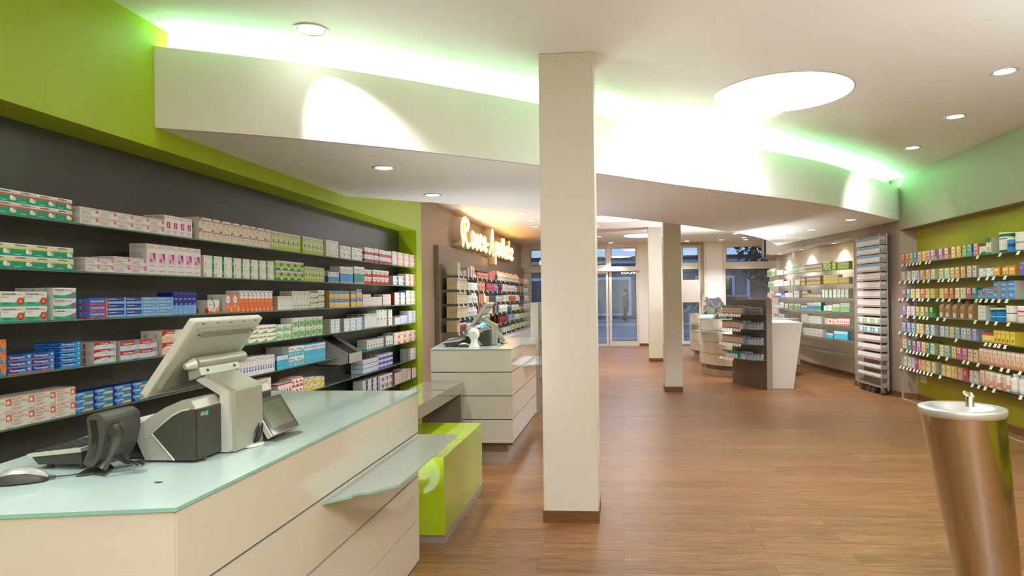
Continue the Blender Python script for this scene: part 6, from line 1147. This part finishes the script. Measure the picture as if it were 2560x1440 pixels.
for c in word:
    wd, st = LET[c]
    for s_ in st:
        P = [Vector((0, (x+p[0])*k, p[1]*.27)) for p in s_]
        if len(P) > 2 and len(P) < 10:   # round the corners
            q = smooth_curve([(p.y, p.z) for p in P], 4); P = [Vector((0, a, b_)) for a, b_ in q]
        P = [p+Vector((0, -2.58, 0)) for p in P]
        tube_b.tube([p+Vector((.105,0,0)) for p in P], .012, GLOW, 6)
        n = len(P); L_, R_ = [], []
        for i, p in enumerate(P):
            t = (P[min(i+1,n-1)]-P[max(i-1,0)]).normalized(); nn = Vector((0,-t.z,t.y))*.036; L_.append(p+nn); R_.append(p-nn)
        face_b.add([tuple(p+Vector((.075,0,0))) for p in L_]+[tuple(p+Vector((.075,0,0))) for p in R_], [(i,i+1,i+1+n,i+n) for i in range(n-1)], GLOWF)
        for S_ in (L_, R_): shell_b.add([tuple(p+Vector((.09,0,0))) for p in S_]+[tuple(p+Vector((-.085,0,0))) for p in S_], [(i,i+1,i+1+n,i+n) for i in range(n-1)], SHELL)
        for a, b_ in ((0, 0), (n-1, n-1)): shell_b.add([tuple(L_[a]+Vector((.09,0,0))),tuple(R_[a]+Vector((.09,0,0))),tuple(R_[a]+Vector((-.085,0,0))),tuple(L_[a]+Vector((-.085,0,0)))], [(0,1,2,3)], SHELL)
    x += wd
tube_b.build('neon_tubes', e); face_b.build('letter_faces', e); shell_b.build('letter_shells', e)

# ------------------------------------------------------------------ curved wall shelves and their cartons
SHF = [p for p in smooth_curve([(3.60,10.50),(3.42,11.1),(3.31,11.9),(3.22,13.2),(3.22,14.7),(3.36,15.6)], 6)]
def wide(pts, off): return shifted(pts, off)
for i, z in enumerate(ZSH):
    b = MB(); q = shifted(SHF, -.24); n = len(SHF)
    b.prism(SHF[::-1][::-1]+q[::-1], z-.008, z, SHG) if 0 else None
    pl = SHF+q[::-1]; ar = sum(pl[j-1][0]*pl[j][1]-pl[j][0]*pl[j-1][1] for j in range(len(pl)))
    b.prism(pl if ar > 0 else pl[::-1], z-.008, z, SHE, SHG, SHG)
    b.build('curved_shelf', label='%s curved glass shelf on the lit cream wall' % RS[i], cat='shelf', group='curved glass shelves')
def on_curve(px):
    a = (px-CX)/F_PX; N = CR-CF*a
    for i in range(len(SHF)-1):
        p, q = Vector((*SHF[i], EYE.z)), Vector((*SHF[i+1], EYE.z)); d0, d1 = (p-EYE).dot(N), (q-EYE).dot(N)
        if d0*d1 <= 0: return p.lerp(q, d0/(d0-d1)), (q-p).normalized()
    return None, None
CUR = [
 [('gtal',1918,1938,3,1,.15),('lowr',1942,1958,4,1,.10),('wred',1959,1976,4,1,.08),('gloz',1961+20,1995,3,2,.16),('grip',1997,2013,3,2,.12),('magn',2010,2055,6,2,.13),('prosq',2058,2076,2,2,.14),('pros',2081,2089,2,1,.125),('pros',2094,2122,6,1,.125)],
 [('gloz',1920,1936,3,1,.11),('lowr',1936,1958,5,1,.13),('sinf',1959,1974,3,1,.10),('sinf',1977,1983,1,1,.12),('wred',1986,1999,2,2,.11),('magn',2002,2013,2,2,.145),('magn',2016,2050,6,2,.15),('yell',2058,2096,5,3,.145),('yell',2098,2122,2,2,.10)],
 [('locer',1918,1930,2,1,.10),('iber',1924,1934,1,1,.13),('nsmc',1938,1952,4,1,.09),('navyt',1952,1960,1,1,.12),('wred',1961,1981,5,2,.09),('cysp',1984,1997,4,1,.12),('magn',2004,2018,2,2,.135),('magn',2018,2052,4,1,.085),('gelo',2054,2070,2,2,.13),('gelo',2072,2080,1,2,.13),('gelo',2082,2122,4,2,.135)],
 [('nsmd',1936,1948,3,1,.06),('ibsm',1948,1958,2,1,.12),('lemo',1961,1969,1,1,.10),('gtal',1972,1982,1,1,.10),('gtal',1985,2000,2,1,.10),('bluew',2001,2016,3,1,.09),('bluet',2016,2034,6,1,.13),('tealt',2034,2051,6,1,.14),('olyn',2058,2067,1,2,.085),('olyn',2068,2079,1,2,.095),('gtal',2080,2098,5,1,.11),('gtal',2100,2122,5,1,.13)],
 [('hund',1927,1935,1,1,.09),('tham',1936,1945,2,1,.06),('tham',1946,1959,2,1,.11),('bol',2002,2018,2,2,.145),('bol',2019,2052,4,1,.12),('redl',2060,2078,2,2,.10),('redl',2078,2092,4,1,.10),('redl',2093,2122,6,1,.115)],
 [('bol',2006,2054,6,1,.125),('sils',2064,2081,3,1,.085),('silt',2083,2117,6,1,.13)],
]
for si, row in enumerate(CUR):
    for (key, a, b_, nc, nr, ht) in row:
        for i in range(nc):
            p0, t0 = on_curve(a+(b_-a)*i/nc); p1, _ = on_curve(a+(b_-a)*(i+1)/nc)
            if p0 is None or p1 is None: continue
            w_ = (p1-p0).length; t = (p0-p1).normalized(); c_ = (p0+p1)/2; rz = math.atan2(t.y, t.x) 
            rz = math.atan2(p1.y-p0.y, p1.x-p0.x); inn = Vector((-math.sin(rz), math.cos(rz), 0)); h1 = ht/nr
            if inn.x < 0: rz += math.pi; inn = -inn
            des = DES[key]; me = carton_mesh('c'+key, w_, h1, .07, des[0], des[1], des[2], (), 'medicine_box')
            for j in range(nr): boxes.append((0.001, me, (c_.x+inn.x*.006, c_.y+inn.y*.006, ZSH[si]+.0003+j*h1), rz, 'x', 'x'))

# ------------------------------------------------------------------ carton trolley beside the pier
pa, pb = Vector((3.50, 9.27, 0)), Vector((3.43, 9.97, 0)); dv = (pb-pa).normalized(); nv = Vector((dv.y, -dv.x, 0)); L = (pb-pa).length; D = .105
rz = math.atan2(-dv.y, -dv.x)     # local x = from far to near as the viewer reads left to right
e = empty('trolley', tuple((pa+pb)/2), 'tall narrow silver tray trolley packed with small cartons', 'trolley'); e.rotation_euler = (0,0,rz)
TRA = mat('#c6c2b8', 0.35, 0.4, name='tray_silver'); TRD = mat('#aaa698', 0.4, 0.3, name='tray_end')
for sx in (-L/2, L/2-.012):
    for sy in (0.004, D-.012): MB().box(sx, sy, .06, sx+.012, sy+.008, 2.2, TRA).build('post', e)
MB().box(-L/2-.002, D, .06, L/2+.002, D+.006, 2.2, mat('#b0a596', .5)).build('back_plate', e)
NT = 17; z0 = .105; dz = (2.10-.105)/16.4
tray_m = MB(); tray_m.box(-L/2, 0, 0, L/2, D, .004, TRA); tray_m.box(-L/2, -.004, 0, L/2, 0, .018, TRA)
tray_m.box(-L/2-.003, 0, 0, -L/2, D, .052, TRA); tray_m.box(L/2, 0, 0, L/2+.003, D*.98, .06, TRD); tray_m.box(L/2-.0, D*.78, 0.05, L/2+.002, D, .10, TRA)
tm = tray_m.mesh('tray')
for k in range(NT):
    z = z0+dz*k*1.0; o = bpy.data.objects.new('tray', tm); COL.objects.link(o); o.parent = e; o.location = (0, 0, z)
    top = NT-1-k; M_ = Matrix.Translation(e.location) @ Matrix.Rotation(rz, 4, 'Z')
    if top < 4: key, n_, h1, c = 'tb', 12, .108, ('#efe8e4', [('r',0,.62,1,1,'#78b0dc'),('l',.2,.1,.8,.2,1,'#c8c0bc')], '#c8c4c0')
    elif top < 9: key, n_, h1, c = 'tr', 14, .098, ('#f0ece8', [('r',0,.12,1,.2,'#cc6c64'),('r',0,.84,1,.9,'#cc7c74'),('l',.2,.35,.8,.7,2,'#d4d0c8')], '#d8d0c8')
    elif top < 11: key, n_, h1, c = 'tm%d' % top, 9, .09, ('#f0f0ec', [('r',.1,.15,.8,.8,['#3c98c8','#8cc85c'][top % 2]),('l',.2,.3,.7,.6,2,'#f0f0f0')], '#dcdcd4')
    elif top < 14: key, n_, h1, c = 'tw', 8, .085, ('#f2eeec', [('p',[(0,.15),(.4,.32),(.8,.3),(1,.15),(.8,.12),(.3,.18)],'#c83c2c')], '#e4dcd4')
    elif top < 16: key, n_, h1, c = 'to', 3, .05, ('#f2ece8', [('p',[(.4,0),(1,0),(1,.4)],'#e8743c')], '#e4dcd4')
    else: continue
    for i in range(n_):
        w_ = (L-.03)/n_; me = carton_mesh(key, w_, h1, .08, c[0], c[1], c[2], (), 'medicine_box')
        if 9 <= top < 11 and i % 3 == 1: me = carton_mesh('tn', w_, h1, .08, '#f0f0ec', [], '#dcdcd4', (), 'medicine_box')
        lp = M_ @ Vector((-L/2+.015+w_*(i+.5), .006, z+.0045)); boxes.append((0.001, me, tuple(lp), rz, 'x', 'x'))
RUB = mat('#6c6c68', .6)
for (sx, sy) in ((L/2-.05,.05),(L/2-.30,.05),(-L/2+.05,.05),(-L/2+.28,.05)):
    b = MB(); b.cyl((sx,sy-.028,.032),(sx,sy-.008,.032),.031,RUB,20); b.cyl((sx,sy+.008,.032),(sx,sy+.028,.032),.031,RUB,20); b.box(sx-.012,sy-.01,.03,sx+.012,sy+.01,.10,TRA); b.build('castor', e)

# ------------------------------------------------------------------ pedestal display, white flared counter, curved counters
A_, B_ = Vector((2.10,9.80,0)), Vector((1.75,10.65,0)); dd_ = (B_-A_).normalized(); n_o = Vector((-dd_.y, dd_.x, 0)); n_o = n_o if n_o.x < 0 else -n_o
rzD = math.atan2(-dd_.y, -dd_.x)      # local x runs from the far end to the near end, local -y points into the aisle
LD = (B_-A_).length
e = empty('display_stand', tuple((A_+B_)/2), 'brown free-standing display panel with four glass shelves of plasters', 'display stand'); e.rotation_euler = (0,0,rzD)
BR = noise_wall('#63574b', .35, .02, name='panel_brown')
MB().box(-LD/2, 0, 0, LD/2, .09, 1.317, BR).build('panel', e, bevel=.002)
MB().box(LD/2, 0, 0, LD/2+.004, .094, 1.319, GP).build('end_panel', e); MB().box(-LD/2, 0.0, 1.317, LD/2, .092, 1.320, GP).build('top_edge', e)
for k, z in enumerate((1.10,.88,.655,.43)):
    pl = [(-LD/2-.02,0),(-LD/2-.02,-.20),(LD/2-.25,-.20),(LD/2-.10,-.17),(LD/2-.02,-.08),(LD/2,0)]
    MB().prism(pl, z-.008, z, SHE, SHG, SHG).build('glass_shelf', e)
MD = Matrix.Translation((A_+B_)/2) @ Matrix.Rotation(rzD, 4, 'Z')
PL = ('#ddc9a8', [('r',0,.84,1,1,'#5c5468'),('r',.2,.72,.8,.82,'#7c3c3c'),('c',.45,.45,.15,'#d8905c'),('c',.62,.35,.10,'#e0a070'),('r',0,0,1,.16,'#7498b0')], '#8ca4ac')
PG = ('#e4e2d4', [('r',0,.55,1,1,'#1c8c68'),('l',.2,.1,.8,.3,2,'#a8b8a4')], '#2c9c78')
PB = ('#dfe4e8', [('r',0,.6,1,1,'#3c5ca0'),('r',.2,.7,.8,.8,'#e8e8e8'),('c',.5,.3,.14,'#c88c6c')], '#b4bcc8')
for k, z in enumerate((1.10,.88,.655,.43)):
    nm = ('top','second','third','lowest')[k]
    for i in range(8):
        if k < 3 or i in (0,2,3,4,5): c = PL if k < 3 else PG
        else: c = PB
        if k == 3 and i == 0: c = ('#ecc468', PL[1], '#3c78b0')
        if k == 1 and i > 6: c = PB
        for dk in range(2):
            me = carton_mesh('pl%s%s' % (c[0], c[2]), .066, .118 if k < 3 else .105, .07, c[0], c[1], c[2], (), 'plaster_box')
            p = MD @ Vector((-LD/2+.02+.074*i+.033, -.190+dk*.072+(.03 if k == 3 and i > 5 else 0), z+.0003)); o = bpy.data.objects.new('plaster_box', me); COL.objects.link(o); o.location = p; o.rotation_euler = (0,0,rzD)
            tag(o, '%s plaster pack, %s row, %s shelf of the pedestal display' % (NUM[i], ('front','back')[dk], nm), 'plaster box', 'plaster packs on the pedestal display')
    for i in range(5):
        c = PB if k else ('#e0dcd0', [('r',0,0,1,.45,'#b04c38'),('c',.5,.7,.2,'#4c6c94')], '#8cb0b4')
        me = carton_mesh('ps%d' % (k > 0), .045, .10 if k < 3 else .085, .05, c[0], c[1], c[2], (), 'plaster_box')
        p = MD @ Vector((LD/2-.28+.048*i, -.13+.02*i, z+.0003)); o = bpy.data.objects.new('plaster_box', me); COL.objects.link(o); o.location = p; o.rotation_euler = (0,0,rzD)
        tag(o, '%s small %s pack at the near end, %s display shelf' % (NUM[i], 'blue and white' if k else 'red and blue', nm), 'plaster box', 'plaster packs on the pedestal display')
    for i in range(9 if k < 3 else 6):
        p = MD @ Vector((-LD/2+.0+.070*i, -.206, z-.003)); price_tag(p.x, p.y, p.z, rzD, 'cream price tag, %s along the %s display shelf' % (NUM[i], nm), 'price tags of the pedestal display', 1.1)
b = MB(); W4 = [(2.20,9.935),(2.51,9.935),(2.58,10.95),(2.20,10.95)]; W5 = [(2.20,9.92),(2.645,9.92),(2.70,10.95),(2.20,10.95)]
for p in (0,): 
    n = 4; b.add([(x,y,0) for x,y in W4]+[(x,y,.97) for x,y in W5], [(i,(i+1)%4,(i+1)%4+4,i+4) for i in range(4)]+[(7,6,5,4)[::-1],(3,2,1,0)], WHL)
b.build('flared_counter', label='white counter flaring upward beside the brown display panel', cat='counter', bevel=.003)
def curved_counter(cx_, cy_, r_, ref, label):
    pl = [(cx_+r_*math.cos(R(a)), cy_+r_*math.sin(R(a))) for a in range(150, 301, 6)]; pl += [(cx_+.75*r_, cy_-.55*r_), (cx_+.2*r_, cy_+.62*r_)]
    return counter(pl, ref, label, .09)
K1 = curved_counter(2.33, 12.02, .93, (2.0,12.0), 'curved cream counter with a till behind the pedestal display')
K2 = curved_counter(2.42, 14.9, .90, (2.2,14.9), 'smaller curved cream counter farther back towards the windows')
for (K_, dx, dy, ref) in ((K1,0,0,(2.0,12.0)),(K2,.12,2.9,(2.2,14.9))):
    MB(Matrix.Translation((-ref[0],-ref[1],0))).prism([(1.22+dx,11.75+dy),(1.34+dx,11.52+dy),(1.62+dx,11.35+dy),(1.85+dx,11.28+dy),(1.70+dx,11.42+dy),(1.50+dx,11.70+dy),(1.44+dx,11.95+dy)], .757, .765, GEDGE, FROST, FROST).build('glass_tray', K_)
b = MB(); b.box(1.56, 12.98, .04, 2.2, 13.45, .90, GLOSSG); b.box(1.60, 13.0, 0, 2.18, 13.42, .041, ALU); b.build('green_box', label='upright lime green block between the two curved counters', cat='cabinet', bevel=.002)
# TV, hanging board, wall board
e = empty('tv', (3.09, 14.45, 2.36), 'black flat screen seen edge-on high on the curved wall', 'TV'); e.rotation_euler = (0,0,math.atan2(3.09,14.45)*-1)
MB().box(-.018, 0, -.25, .0, .9, .27, mat('#17181a', .3)).build('screen_case', e, bevel=.003); MB().box(-.022, .02, -.23, -.018, .88, .25, mat('#4c5a78', .1, coat=1)).build('screen', e); MB().box(0, .3, -.1, .08, .5, .1, mat('#8c8478', .5)).build('bracket', e)
b = MB(); b.box(1.63, 18.20, 1.19, 2.15, 18.215, 1.80, WHL); 
for x in (1.68, 2.10): b.cyl((x,18.207,1.80),(x,18.207,2.829),.002,CAB,6)
b.build('hanging_board', label='white rectangular board hanging before the narrow window', cat='board')
b = MB(); b.box(2.32, 18.30, .93, 2.72, 18.35, 1.29, mat('#75758a', .4)); b.build('wall_board', label='slate grey rectangle on the white wall behind the tills', cat='board')
# ------------------------------------------------------------------ street seen through the windows
ASP = noise_wall('#7c8694', .7, .1, name='asphalt'); PAV = noise_wall('#8c94a0', .7, .15, name='paving'); KRB = mat('#c4ccd4', .7); FAC = noise_wall('#66707c', .7, .1, name='facade'); FRW = mat('#d4e4f8', .5)
struct(MB().box(-25, 18.6, -.2, 30, 22.0, -.02, PAV), 'pavement'); struct(MB().box(-25, 22.0, -.2, 30, 22.15, -.01, KRB), 'kerb')
struct(MB().box(-25, 22.15, -.2, 30, 33, -.12, ASP), 'road'); struct(MB().box(-25, 33, -.2, 30, 33.2, .0, KRB), 'kerb_far'); struct(MB().box(-25, 33.2, -.2, 30, 38, -.01, PAV), 'pavement_far')
e = empty('building', (0, 38, 0), 'dark low shop building with pale blue window frames across the street', 'building')
T = Matrix.Translation((0,-38,0)); MB(T).box(-20, 38, 0.0, 14, 42, 3.2, FAC).build('wall', e); MB(T).box(-20.4, 37.2, 3.2, 14.4, 42, 3.38, FRW).build('fascia_board', e); MB(T).box(-20.4, 37.0, 3.38, 14.4, 42, 3.58, mat('#2c3034', .7)).build('roof', e)
WIN = mat('#23303c', .1, coat=.6, name='dark_window'); WARM = mat('#5c6c74', .3, emit=.12, name='lit_shop_interior')
for i, x in enumerate((-9.5,-6.6,-3.7,-1.6,1.3,4.2,7.1,10)):
    b = MB(T); b.box(x, 37.9, 0.25, x+2.2, 37.99, 2.45, FRW); f = b.build('window', e)
    MB(T).box(x+.15, 37.86, 0.4, x+2.05, 37.9, 2.3, WARM if i in (3,4) else WIN).build('window_pane', f)
b = MB(T); vs, fs, tw = text_geo('KÜCHE', 2); b.add([(.05+v[0]/tw*.85, 37.6, 2.62+v[1]*.26) for v in vs], fs, mat('#e8f4f8', .5, emit=1.2)); b.build('lettering', e)
# person on the far pavement
def person(x, y, label, coat, rz=0):
    e = empty('person', (x, y, 0), label, 'person'); e.rotation_euler = (0,0,rz)
    def skin(name, pts, edges, rad, m, lvl=2):
        me = bpy.data.meshes.new(name); me.from_pydata(pts, edges, []); o = bpy.data.objects.new(name, me); COL.objects.link(o); o.parent = e
        sk_ = o.modifiers.new('skin', 'SKIN'); 
        for i, r_ in enumerate(rad): me.skin_vertices[0].data[i].radius = r_ if isinstance(r_, tuple) else (r_, r_)
        me.skin_vertices[0].data[0].use_root = True
        o.modifiers.new('sub', 'SUBSURF').render_levels = lvl; me.materials.append(m); return o
    P = [(0,0,.95),(0,0,1.15),(0,.01,1.36),(0,.02,1.47),(0,0,1.57),(0,-.01,1.68),(-.18,0,1.38),(-.24,.02,1.12),(-.22,-.08,.90),(.18,0,1.38),(.25,.03,1.12),(.20,-.12,.95),(-.09,0,.88),(-.10,-.03,.50),(-.10,.03,.08),(-.10,-.12,.04),(.09,0,.88),(.11,.08,.50),(.11,.16,.09),(.11,.04,.04)]
    E_ = [(0,1),(1,2),(2,3),(3,4),(4,5),(2,6),(6,7),(7,8),(2,9),(9,10),(10,11),(0,12),(12,13),(13,14),(14,15),(0,16),(16,17),(17,18),(18,19)]
    r_ = [(.15,.11),(.14,.11),(.17,.11),.06,.085,.085,.065,.05,.04,.065,.05,.04,.09,.065,.05,.04,.09,.065,.05,.04]
    if not bpy.data.meshes.get('x'): pass
    skm = mat('#b08c78', .6)
    me0 = None
    try:
        o = skin('body', P, E_, r_, skm)
    except Exception:
        b = MB(); b.tube([P[0],P[1],P[2],P[3],P[4],P[5]], [.15,.14,.16,.06,.09,.05], skm, 12); b.build('body', e)
    b = MB(); b.lathe([(.24,0),(.21,.25),(.19,.55),(.07,.64)], (0,0,.84), coat, 16, sx=1, sy=.72); b.build('coat', e)
    for s_ in (-1,1): MB().tube([(s_*.18,0,1.40),(s_*.25,.02,1.14),(s_*.22,-.09,.93)], [.075,.065,.055], coat, 10).build('sleeve', e)
    for (s_, dy) in ((-1,-.02),(1,.08)): MB().tube([(s_*.09,0,.90),(s_*.105,dy,.50),(s_*.105,dy*1.8+.02,.10)], [.11,.085,.07], mat('#2c3038', .8), 10).build('trouser_leg', e)
    b = MB(); b.lathe([(.0001,.115),(.06,.10),(.10,.04),(.105,-.02),(.09,-.06)], (0,.012,1.645), mat('#2a2420', .9), 16); b.build('hair', e)
    return e
def skin_ready():
    return True
person(.25, 34.6, 'person in a dark jacket walking across the street, seen through the door', mat('#3c4038', .8), R(70))
# parked car outside the narrow window
e = empty('car', (4.15, 23.6, -.12), 'grey green parked hatchback seen through the narrow window', 'car')
BOD = mat('#8c9a98', .3, .3, coat=.8, name='car_paint'); GLS = mat('#1c2a38', .05, coat=1); TY = mat('#1c1c1e', .8)
prof = [(-2.05,.35),(-2.1,.62),(-2.02,.92),(-1.75,1.02),(-1.35,1.40),(-.9,1.50),(.1,1.48),(.75,1.05),(1.75,.90),(2.05,.70),(2.08,.35)]
b = MB(); n = len(prof)
for (y0, y1, k) in ((-.82,.82,1),): b.prism_ax(prof, 'y', y0, y1, BOD)
b.build('bodywork', e, bevel=.06)
b = MB(); b.prism_ax([(-1.60,1.04),(-1.28,1.36),(-.88,1.44),(.08,1.42),(.62,1.06)], 'y', -.835, .835, GLS); b.build('side_windows', e)
b = MB(); b.prism_ax([(-1.78,1.00),(-1.40,1.37),(-1.37,1.35),(-1.74,.98)], 'y', -.65, .65, GLS); b.build('rear_window', e)
for s_ in (-1,1): MB().box(-2.10, s_*.68-.12, .70, -2.0, s_*.68+.12, .92, mat('#c83428', .3, emit=.3)).build('tail_light', e)
for (x, s_) in ((-1.3,-1),(-1.3,1),(1.35,-1),(1.35,1)): MB().cyl((x, s_*.72, .32), (x, s_*.84, .32), .32, TY, 28).build('wheel', e)
# tree
e = empty('tree', (8.3, 31.0, 0), 'dark autumn tree outside the right hand window', 'tree'); MB().tube([(0,0,0),(.1,0,1.5),(0,.1,3.2)], [.22,.17,.1], mat('#3c3028', .9), 10).build('trunk', e)
b = MB(); rnd = random.Random(3); LM = [mat('#24402c', .8), mat('#35502c', .8), mat('#1c3428', .8), mat('#6c5430', .8)]
for i in range(2600):
    th, ph, q = rnd.uniform(0, 6.283), rnd.uniform(-1.2, 1.57), rnd.uniform(.55, 1)**.5; c_ = Vector((3.0*q*math.cos(th)*math.cos(ph), 2.2*q*math.sin(th)*math.cos(ph), 3.6+2.6*q*math.sin(ph)))
    a, u = Vector((rnd.uniform(-1,1), rnd.uniform(-1,1), rnd.uniform(-1,1))).normalized()*.17, Vector((rnd.uniform(-1,1), rnd.uniform(-1,1), rnd.uniform(-1,1))).normalized()*.11
    b.add([tuple(c_-a), tuple(c_+u), tuple(c_+a), tuple(c_-u)], [(0,1,2,3)], LM[rnd.choice((0,0,1,1,2,2,3))])
b.build('foliage', e)
# ------------------------------------------------------------------ the 300 largest medicine cartons as things, the rest as one
boxes.sort(key=lambda b: -b[0])
for (px, me, loc, rz, lb, grp) in boxes[:300]:
    o = bpy.data.objects.new('medicine_box', me); COL.objects.link(o); o.location = loc; o.rotation_euler = (0, 0, rz)
    tag(o, lb, 'medicine box', grp)
import bmesh
def merge(items, name, label, cat):
    mats_ = []; V = []; F = []; MI = []
    for (px, me, loc, rz, lb, grp) in items:
        M = Matrix.Translation(loc) @ Matrix.Rotation(rz, 4, 'Z'); b0 = len(V)
        V += [tuple(M @ v.co) for v in me.vertices]; idx = []
        for mm in me.materials:
            if mm not in mats_: mats_.append(mm)
            idx.append(mats_.index(mm))
        for p in me.polygons: F.append(tuple(b0+i for i in p.vertices)); MI.append(idx[p.material_index])
    m2 = bpy.data.meshes.new(name); m2.from_pydata(V, [], F)
    for mm in mats_: m2.materials.append(mm)
    m2.polygons.foreach_set('material_index', MI); m2.update()
    o = bpy.data.objects.new(name, m2); COL.objects.link(o); tag(o, label, cat, kind='stuff'); return o
if len(boxes) > 300: merge(boxes[300:], 'medicine_boxes', 'small distant medicine boxes filling the far shelves and trolley', 'medicine boxes')
